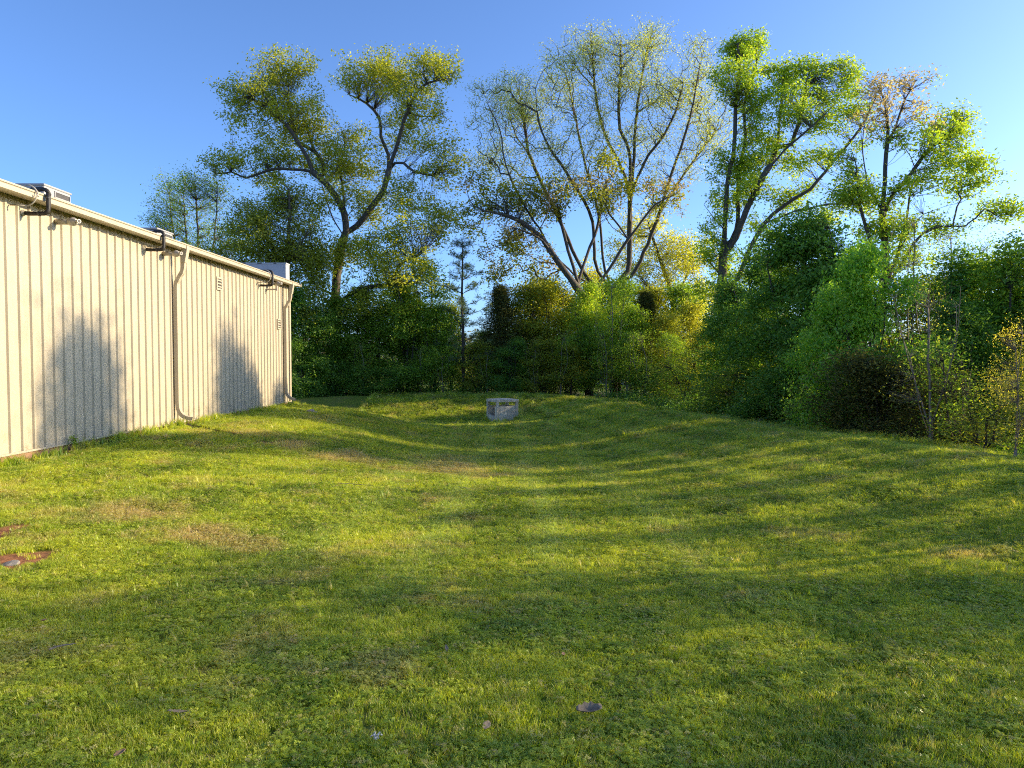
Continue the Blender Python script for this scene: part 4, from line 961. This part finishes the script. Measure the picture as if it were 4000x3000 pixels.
for i, (px_, Y_, top_, lab) in enumerate([(1420, 45.2, 1330, 'slim sapling at the far grass edge below the broken oak limb'), (1640, 45, 1350, 'slim sapling at the far grass edge midway between building and pine'), (1905, 45, 1360, 'slim sapling at the far grass edge right of the pine foot'),
    (2090, 44.4, 1350, 'slim sapling at the far grass edge directly right of the inlet box'), (2190, 44.2, 1290, 'slim bare stemmed sapling at the grass edge left of the vine covered column'), (2370, 43.6, 1280, 'slim sapling at the grass edge below the vase shaped tree'), (2520, 42.6, 1300, 'slim sapling at the grass edge left of the upright oak')]):
    place('sapling', px_, Y_, top_, lab, group=WD, cat='sapling', wid=1.1)
# nearer thickets on the right, larger leaves
K['near'] = proto(61, 6.5, 4, rb(61, 6.5, 2.2, 28, .05, 1700, .55), .09, L_FRESH, BARK_D, 16, .15, .19, sig=.25, droop=.7)
K['airy'] = proto(62, 8, 7, rb(62, 8, 1.7, 14, .35, 620, .4), .07, L_GREEN, BARK_P, 6, .08, .22, .7)
K['gold'] = proto(63, 3.6, 6, rb(63, 3.6, 1.05, 12, .25, 620, .5), .045, L_GOLD, BARK_P, 9, .05, .13, .5)
K['bare'] = proto(64, 5.5, 5, rb(64, 5.5, 1.3, 12, .3, 260, .3), .055, L_GREEN, BARK_P, 2, .07, .18, .5)
_p = place
def place2(kind, H0, *a, **k):
    global K
    K['maple_'] = K['maple']; K['maple'] = K[kind]
    hh = k.pop('hh', None)
    e = _p('maple', *a, **k); f = 9 / H0; e.scale = (e.scale[0] * f ** .6, e.scale[1] * f ** .6, e.scale[2] * f); K['maple'] = K['maple_']; return e
place2('near', 6.5, 3400, 20, 1000, 'rounded bright green leafy tree in front of the evergreens on the right', group=WD, name='leafy_tree', wid=.85)
place2('near', 6.5, 3270, 21.5, 1150, 'lower left lobe of green leaves beside the rounded bright tree', group=WD, name='leafy_tree', wid=.75)
place2('airy', 8, 3560, 25, 830, 'airy thin stemmed tree with tiny leaves right of the rounded bright tree', group=WD, name='thin_tree', wid=.9, mat_=L_OAK2)
place2('airy', 8, 3700, 23, 880, 'wispy thin tree against the sky between the bright tree and the right thicket', group=WD, name='thin_tree', wid=.9)
place2('airy', 8, 3830, 24, 930, 'wispy twigs rising over the right thicket', group=WD, name='thin_tree', wid=.9)
place2('bare', 5.5, 3640, 16.2, 1080, 'nearly bare pale branched sapling at the right', group=WD, name='sapling', cat='sapling', wid=.9, mat_=L_YEL)
place('privet', 3850, 22, 1010, 'dark thicket tree behind the golden shrub, left half', group=WD, wid=.95)
place('privet', 3990, 21, 985, 'dark thicket tree at the right edge of the picture', group=WD, wid=1.0, mat_=L_GREEN)
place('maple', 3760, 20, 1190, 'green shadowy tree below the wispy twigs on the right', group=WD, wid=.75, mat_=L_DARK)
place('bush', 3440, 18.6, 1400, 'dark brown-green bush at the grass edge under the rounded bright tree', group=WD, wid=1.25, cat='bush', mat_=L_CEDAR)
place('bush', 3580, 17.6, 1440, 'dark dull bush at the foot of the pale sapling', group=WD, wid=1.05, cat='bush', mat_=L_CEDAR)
place('twiggy', 3740, 16, 1350, 'sunlit twiggy green bush right of the pale sapling', group=WD, wid=.85, cat='bush', mat_=L_GREEN)
place('twiggy', 3850, 14.8, 1500, 'low dark twiggy bush left of the golden shrub', group=WD, wid=1.4, cat='bush')
place2('gold', 3.6, 3975, 11.8, 1290, 'golden yellow leaved shrub with thin grey stems at the right edge', name='shrub', cat='shrub', wid=.7)

K['slip'] = proto(66, 8, 2, rb(66, 8, .75, 9, .3, 260, .3), .08, L_GREEN, BARK_D, 16, .16, .2)
K['high'] = proto(67, 14, 3, rb(67, 14, 1.7, 16, .66, 800, .5), .2, L_OLIVE, BARK_D, 11, .22, .3, sig=.4)
K['screen'] = proto(65, 8, 4, rb(65, 8, 2.6, 13, .2, 420, .4), .09, L_OLIVE, BARK_D, 11, .16, .26, cl=14)
# trees beside the lawn out of view: they throw the long shadows over the grass and the wall
OFF = 'trees beside the lawn on the right'
for i, (X, Y, kind, h) in enumerate([
    (13.2, 9.0, 'screen', 6.8), (14.8, 2.4, 'olive', 5.2), (12.6, 6.9, 'screen', 5.0), (13.3, 5.0, 'screen', 5.6), (12.8, 3.2, 'screen', 5.2), (13.5, 1.3, 'screen', 5.8), (13.0, -.8, 'screen', 5.4), (13.5, -3, 'screen', 6), (15.5, 7.5, 'screen', 6.8),
    (13.4, 12.4, 'screen', 3.4), (14.5, 15.2, 'screen', 3.8), (24, 21.3, 'high', 13.6), (28, 29.4, 'high', 14.6),
    (14.0, 10.6, 'slip', 5.6), (14.6, 12.0, 'slip', 6.2), (14.2, 13.1, 'slip', 5.2), (15.2, 14.6, 'slip', 6.4), (14.8, 15.9, 'slip', 5.6), (16.2, 17.6, 'slip', 6.6), (17.2, 19.6, 'slip', 7.2), (18.5, 21.8, 'slip', 7.6)]):
    place(kind, 0, 0, 0, 'leafy tree beside the lawn beyond the right edge of the picture', group=OFF, xyz=(X, Y), h=h)

# ------------------------------------------------------------------ undergrowth, far woods, house beyond
def scatter_mass(name, label, P, lm, per, size, spread, seed, cat='undergrowth'):
    r = np.random.default_rng(seed); o = link(name, leaves(P, r, per, size, spread, .5, name=name), lm); tag(o, label, cat, kind='stuff'); return o
r = np.random.default_rng(70)
ys = r.uniform(10, 43.5, 2600); xs = crest_x(ys) + 1.3 + r.gamma(1.5, 1.0, 2600); keep = xs < 14 + 0 * xs
P1 = np.stack([xs, ys, height(xs, ys) + r.uniform(0, .75, 2600) * (.4 + fbm(xs, ys, 1.5, 9))], 1)[keep]
xs = r.uniform(-19, 4, 2200); ys = 44.9 + r.gamma(1.4, .9, 2200); P2 = np.stack([xs, ys, height(xs, ys) + r.uniform(0, .9, 2200) * (.4 + fbm(xs, ys, 1.5, 9))], 1)
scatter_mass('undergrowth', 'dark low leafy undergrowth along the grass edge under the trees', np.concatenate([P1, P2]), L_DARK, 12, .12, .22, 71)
# dim understorey deeper inside the wood: thin trunks and shaded leaves
xs = r.uniform(-26, 22, 1000); ys = r.uniform(54, 62, 1000); zz = -3 + r.uniform(0, 4.2, 1000) * (.35 + 1.1 * fbm(xs, ys, 4, 19)); 
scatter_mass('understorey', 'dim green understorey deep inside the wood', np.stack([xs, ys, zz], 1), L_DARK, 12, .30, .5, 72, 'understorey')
xs = r.uniform(-150, 150, 5200); ys = r.uniform(120, 150, 5200); tp_ = 4.5 + 5 * fbm(xs, ys * .2, 14, 29); zz = -3 + r.random(5200) ** .8 * tp_
scatter_mass('far_woods', 'pale distant woods seen through gaps in the trees', np.stack([xs, ys, zz], 1), leaf_mat('far_leaf', (.12, .12, .06), (.2, .19, .10), (.30, .27, .17), .3), 12, .8, 1.0, 73, 'woods')
M_HW = princ('pale_siding', (.3, .3, .3), (.36, .36, .35), .7, 2); M_HR = princ('grey_shingle', (.16, .15, .14), (.24, .23, .21), .9, 8)
def house(X, Y, w, d, h, label, rz=0):
    e = empty('house', (X, Y, -3.0), rz); tag(e, label, 'house')
    MB().box(-w / 2, w / 2, 0, d, -.3, h).build('wall', M_HW, e)
    MB().poly_prism([(-.5, h + .002), (d + .5, h + .002), (d / 2, h + d * .28)], lambda p, s: Vector(((w / 2 + .4) * (1 if s else -1), p[0], p[1]))).build('roof', M_HR, e)
    n = int(w / 3)
    for k in range(n):
        xc = -w / 2 + (k + .5) * w / n
        wv = MB().box(xc - .5, xc + .5, -.04, -.005, 1.0, 2.2).build('window', M_TRIM, e); MB().box(xc - .42, xc + .42, -.05, -.042, 1.08, 2.12).build('pane', M_DK, wv)
house(6.0, 84, 14, 8, 2.9, 'pale house glimpsed through the trees right of the concrete inlet box')
house(26, 80, 12, 8, 2.8, 'second pale house glimpsed through the wood left of the dark evergreens')

# ------------------------------------------------------------------ small things lying on the grass
M_STONE = princ('pale_broken_concrete', (.22, .195, .165), (.32, .29, .25), .9, 14, bmp=.6, bdist=.01)
M_DLEAF = princ('dry_leaf', (.22, .12, .06), (.36, .22, .13), .8, 30); M_GLEAF = princ('grey_curled_leaf', (.16, .125, .085), (.25, .205, .145), .85, 30)
M_WHT = princ('white_fluff', (.40, .41, .39), (.5, .52, .5), .8, 40); M_BLK = princ('dark_feather', (.015, .015, .018), (.03, .03, .035), .5, 20)
def rock(px, py, s3, label, seed, rz=0, dz=.35):
    q = hit(px, py); r = np.random.default_rng(seed); b = MB(); bmesh.ops.create_icosphere(b.b, subdivisions=2, radius=1)
    for v in b.b.verts:
        c = v.co; f = 1 / max(abs(c.x), abs(c.y), abs(c.z)) ** .7; v.co = Vector((c.x * s3[0] * f, c.y * s3[1] * f, c.z * s3[2] * f)) * (1 + r.normal(0, .05))
    o = b.build('concrete_chunk', M_STONE); o.location = (q[0], q[1], q[2] + s3[2] * dz); o.rotation_euler = (.1, -.15, rz); tag(o, label, 'stone')
rock(1213, 1614, (.14, .10, .10), 'larger pale broken concrete block on the grass below the building corner', 1, .3)
rock(1232, 1617, (.10, .08, .06), 'smaller grey stone fragment right beside the pale concrete block', 2, 1.0)
rock(42, 2208, (.07, .05, .025), 'flat pale stone on bare red clay at the left edge', 3, .4)
rock(3645, 1770, (.10, .06, .03), 'grey flat stone in the grass on the right crest', 4, .2)
def dead_leaf(px, py, L, Wd, curl, label, mt, seed, rz, lift=.035):
    q = hit(px, py); r = np.random.default_rng(seed); nu, nv = 9, 5; V = []; Fc = []
    for i in range(nu):
        u = i / (nu - 1); w = math.sin(math.pi * min(.97, max(.06, u))) ** .6 * (1 - .3 * math.cos(u * 12) ** 2)
        for j in range(nv):
            v = (j / (nv - 1) - .5) * 2; V.append((L * (u - .5), Wd * w * v * .5, curl * (v * v * Wd * .5 * w) + curl * L * .5 * (u - .5) ** 2 + r.normal(0, .0012)))
    for i in range(nu - 1):
        for j in range(nv - 1): a = i * nv + j; Fc.append((a, a + nv, a + nv + 1, a + 1))
    me = quads_mesh('dead_leaf', np.array(V), np.array(Fc), True); o = link('dead_leaf', me, mt); o.location = (q[0], q[1], q[2] + lift); o.rotation_euler = (r.normal(0, .25) + .3, r.normal(0, .25), rz)
    so_ = o.modifiers.new('thickness', 'SOLIDIFY'); so_.thickness = .0015; tag(o, label, 'leaf'); return o
dead_leaf(2300, 2815, .13, .07, .9, 'large curled grey-brown leaf lying in the grass at the bottom centre right', M_GLEAF, 5, .2, .05)
dead_leaf(2340, 2800, .05, .03, .6, 'small pale leaf fragment beside the large curled leaf', M_GLEAF, 6, 1.2, .05)
dead_leaf(172, 2452, .075, .035, .5, 'single pinkish brown leaf in the sunlit grass at lower left', M_DLEAF, 7, 2.4, .05)
dead_leaf(692, 2818, .09, .02, .5, 'narrow tan leaf in the grass at the bottom left', M_GLEAF, 8, .35, .05)
dead_leaf(468, 2985, .05, .03, .5, 'small round tan leaf at the bottom edge of the lawn', M_DLEAF, 9, .9, .05)
dead_leaf(2200, 2585, .03, .025, .3, 'tiny reddish leaf in the middle of the foreground grass', M_DLEAF, 10, .9, .05)
dead_leaf(1745, 2565, .06, .025, .4, 'thin grey leaf standing in the grass left of centre', M_GLEAF, 11, 1.9, .05)
dead_leaf(1900, 2865, .06, .04, .3, 'pale green-grey broad leaf near the bottom centre', M_GLEAF, 12, 1.1, .04)
q = hit(1447, 2905); fe = empty('feather', (q[0], q[1], q[2] + .04)); tag(fe, 'dark feather with a white fluffy base in the grass at the bottom left of centre', 'feather')
b = MB(); b.poly_prism([(-.045, .0), (-.03, .012), (.02, .010), (.06, .002), (.02, -.006), (-.03, -.009)], lambda p, s: Vector((p[0] * -.5, p[1] + .002, p[0] * -.8 + .012 + .0015 * s))); b.build('vane', M_BLK, fe)
b = MB()
for k in range(16):
    c = rng.normal(0, 1, 3) * (.013, .009, .007); b.tube([c + (.028, 0, -.005), c + rng.normal(0, .008, 3) + (.028, 0, 0)], .0035, 5)
b.build('down', M_WHT, fe)
for (px, py, L, a, lab) in ((1392, 1905, .55, .15, 'thin pale fallen twig on the sunlit slope left of the swale'), (250, 2560, .16, .9, 'short pale grass stalk lying at lower left')):
    q = hit(px, py); d = Vector((math.cos(a), math.sin(a), 0)); P = [Vector((q[0], q[1], 0)) + d * (u - .5) * L + Vector((0, .02 * math.sin(u * 5), 0)) for u in (0, .25, .5, .75, 1)]
    for p_ in P: p_.z = h1(p_.x, p_.y) + .05
    o = MB().tube(P, [.006, .006, .005, .004, .002], 6).build('twig', BARK_P); tag(o, lab, 'twig')
# half buried black drain pipe in the gully under the near downspout
P = [Vector((x_, y_, 0)) for x_, y_ in smooth_poly(np.array([(g_[0], g_[1], 0) for g_ in GUL[:3]]), .12)[:, :2]]
for p_ in P: p_.z = h1(p_.x, p_.y) + .035
o = MB().tube(P, .045, 12).build('drain_pipe', M_FOAM, None, True); tag(o, 'black drain pipe half buried in the dirt gully below the middle downspout', 'drain pipe')
q = hit(288, 1758); r = np.random.default_rng(90); P = blob_pts(r, (0, 0, .16), (.08, .08, .14), 60, 6, .03)
T = Tree([np.array([(0, 0, -.03), (0, 0, .12), (.01, 0, .26)])], P, 90, .3, .08).radii(.006, 2, .0015)
e = empty('weed', (q[0], q[1], q[2])); tag(e, 'small leafy weed growing at the foot of the metal wall', 'weed'); link('stem', T.wood('stem'), BARK_D, e); link('foliage', leaves(P, r, 5, .035, .02), L_GREEN, e)
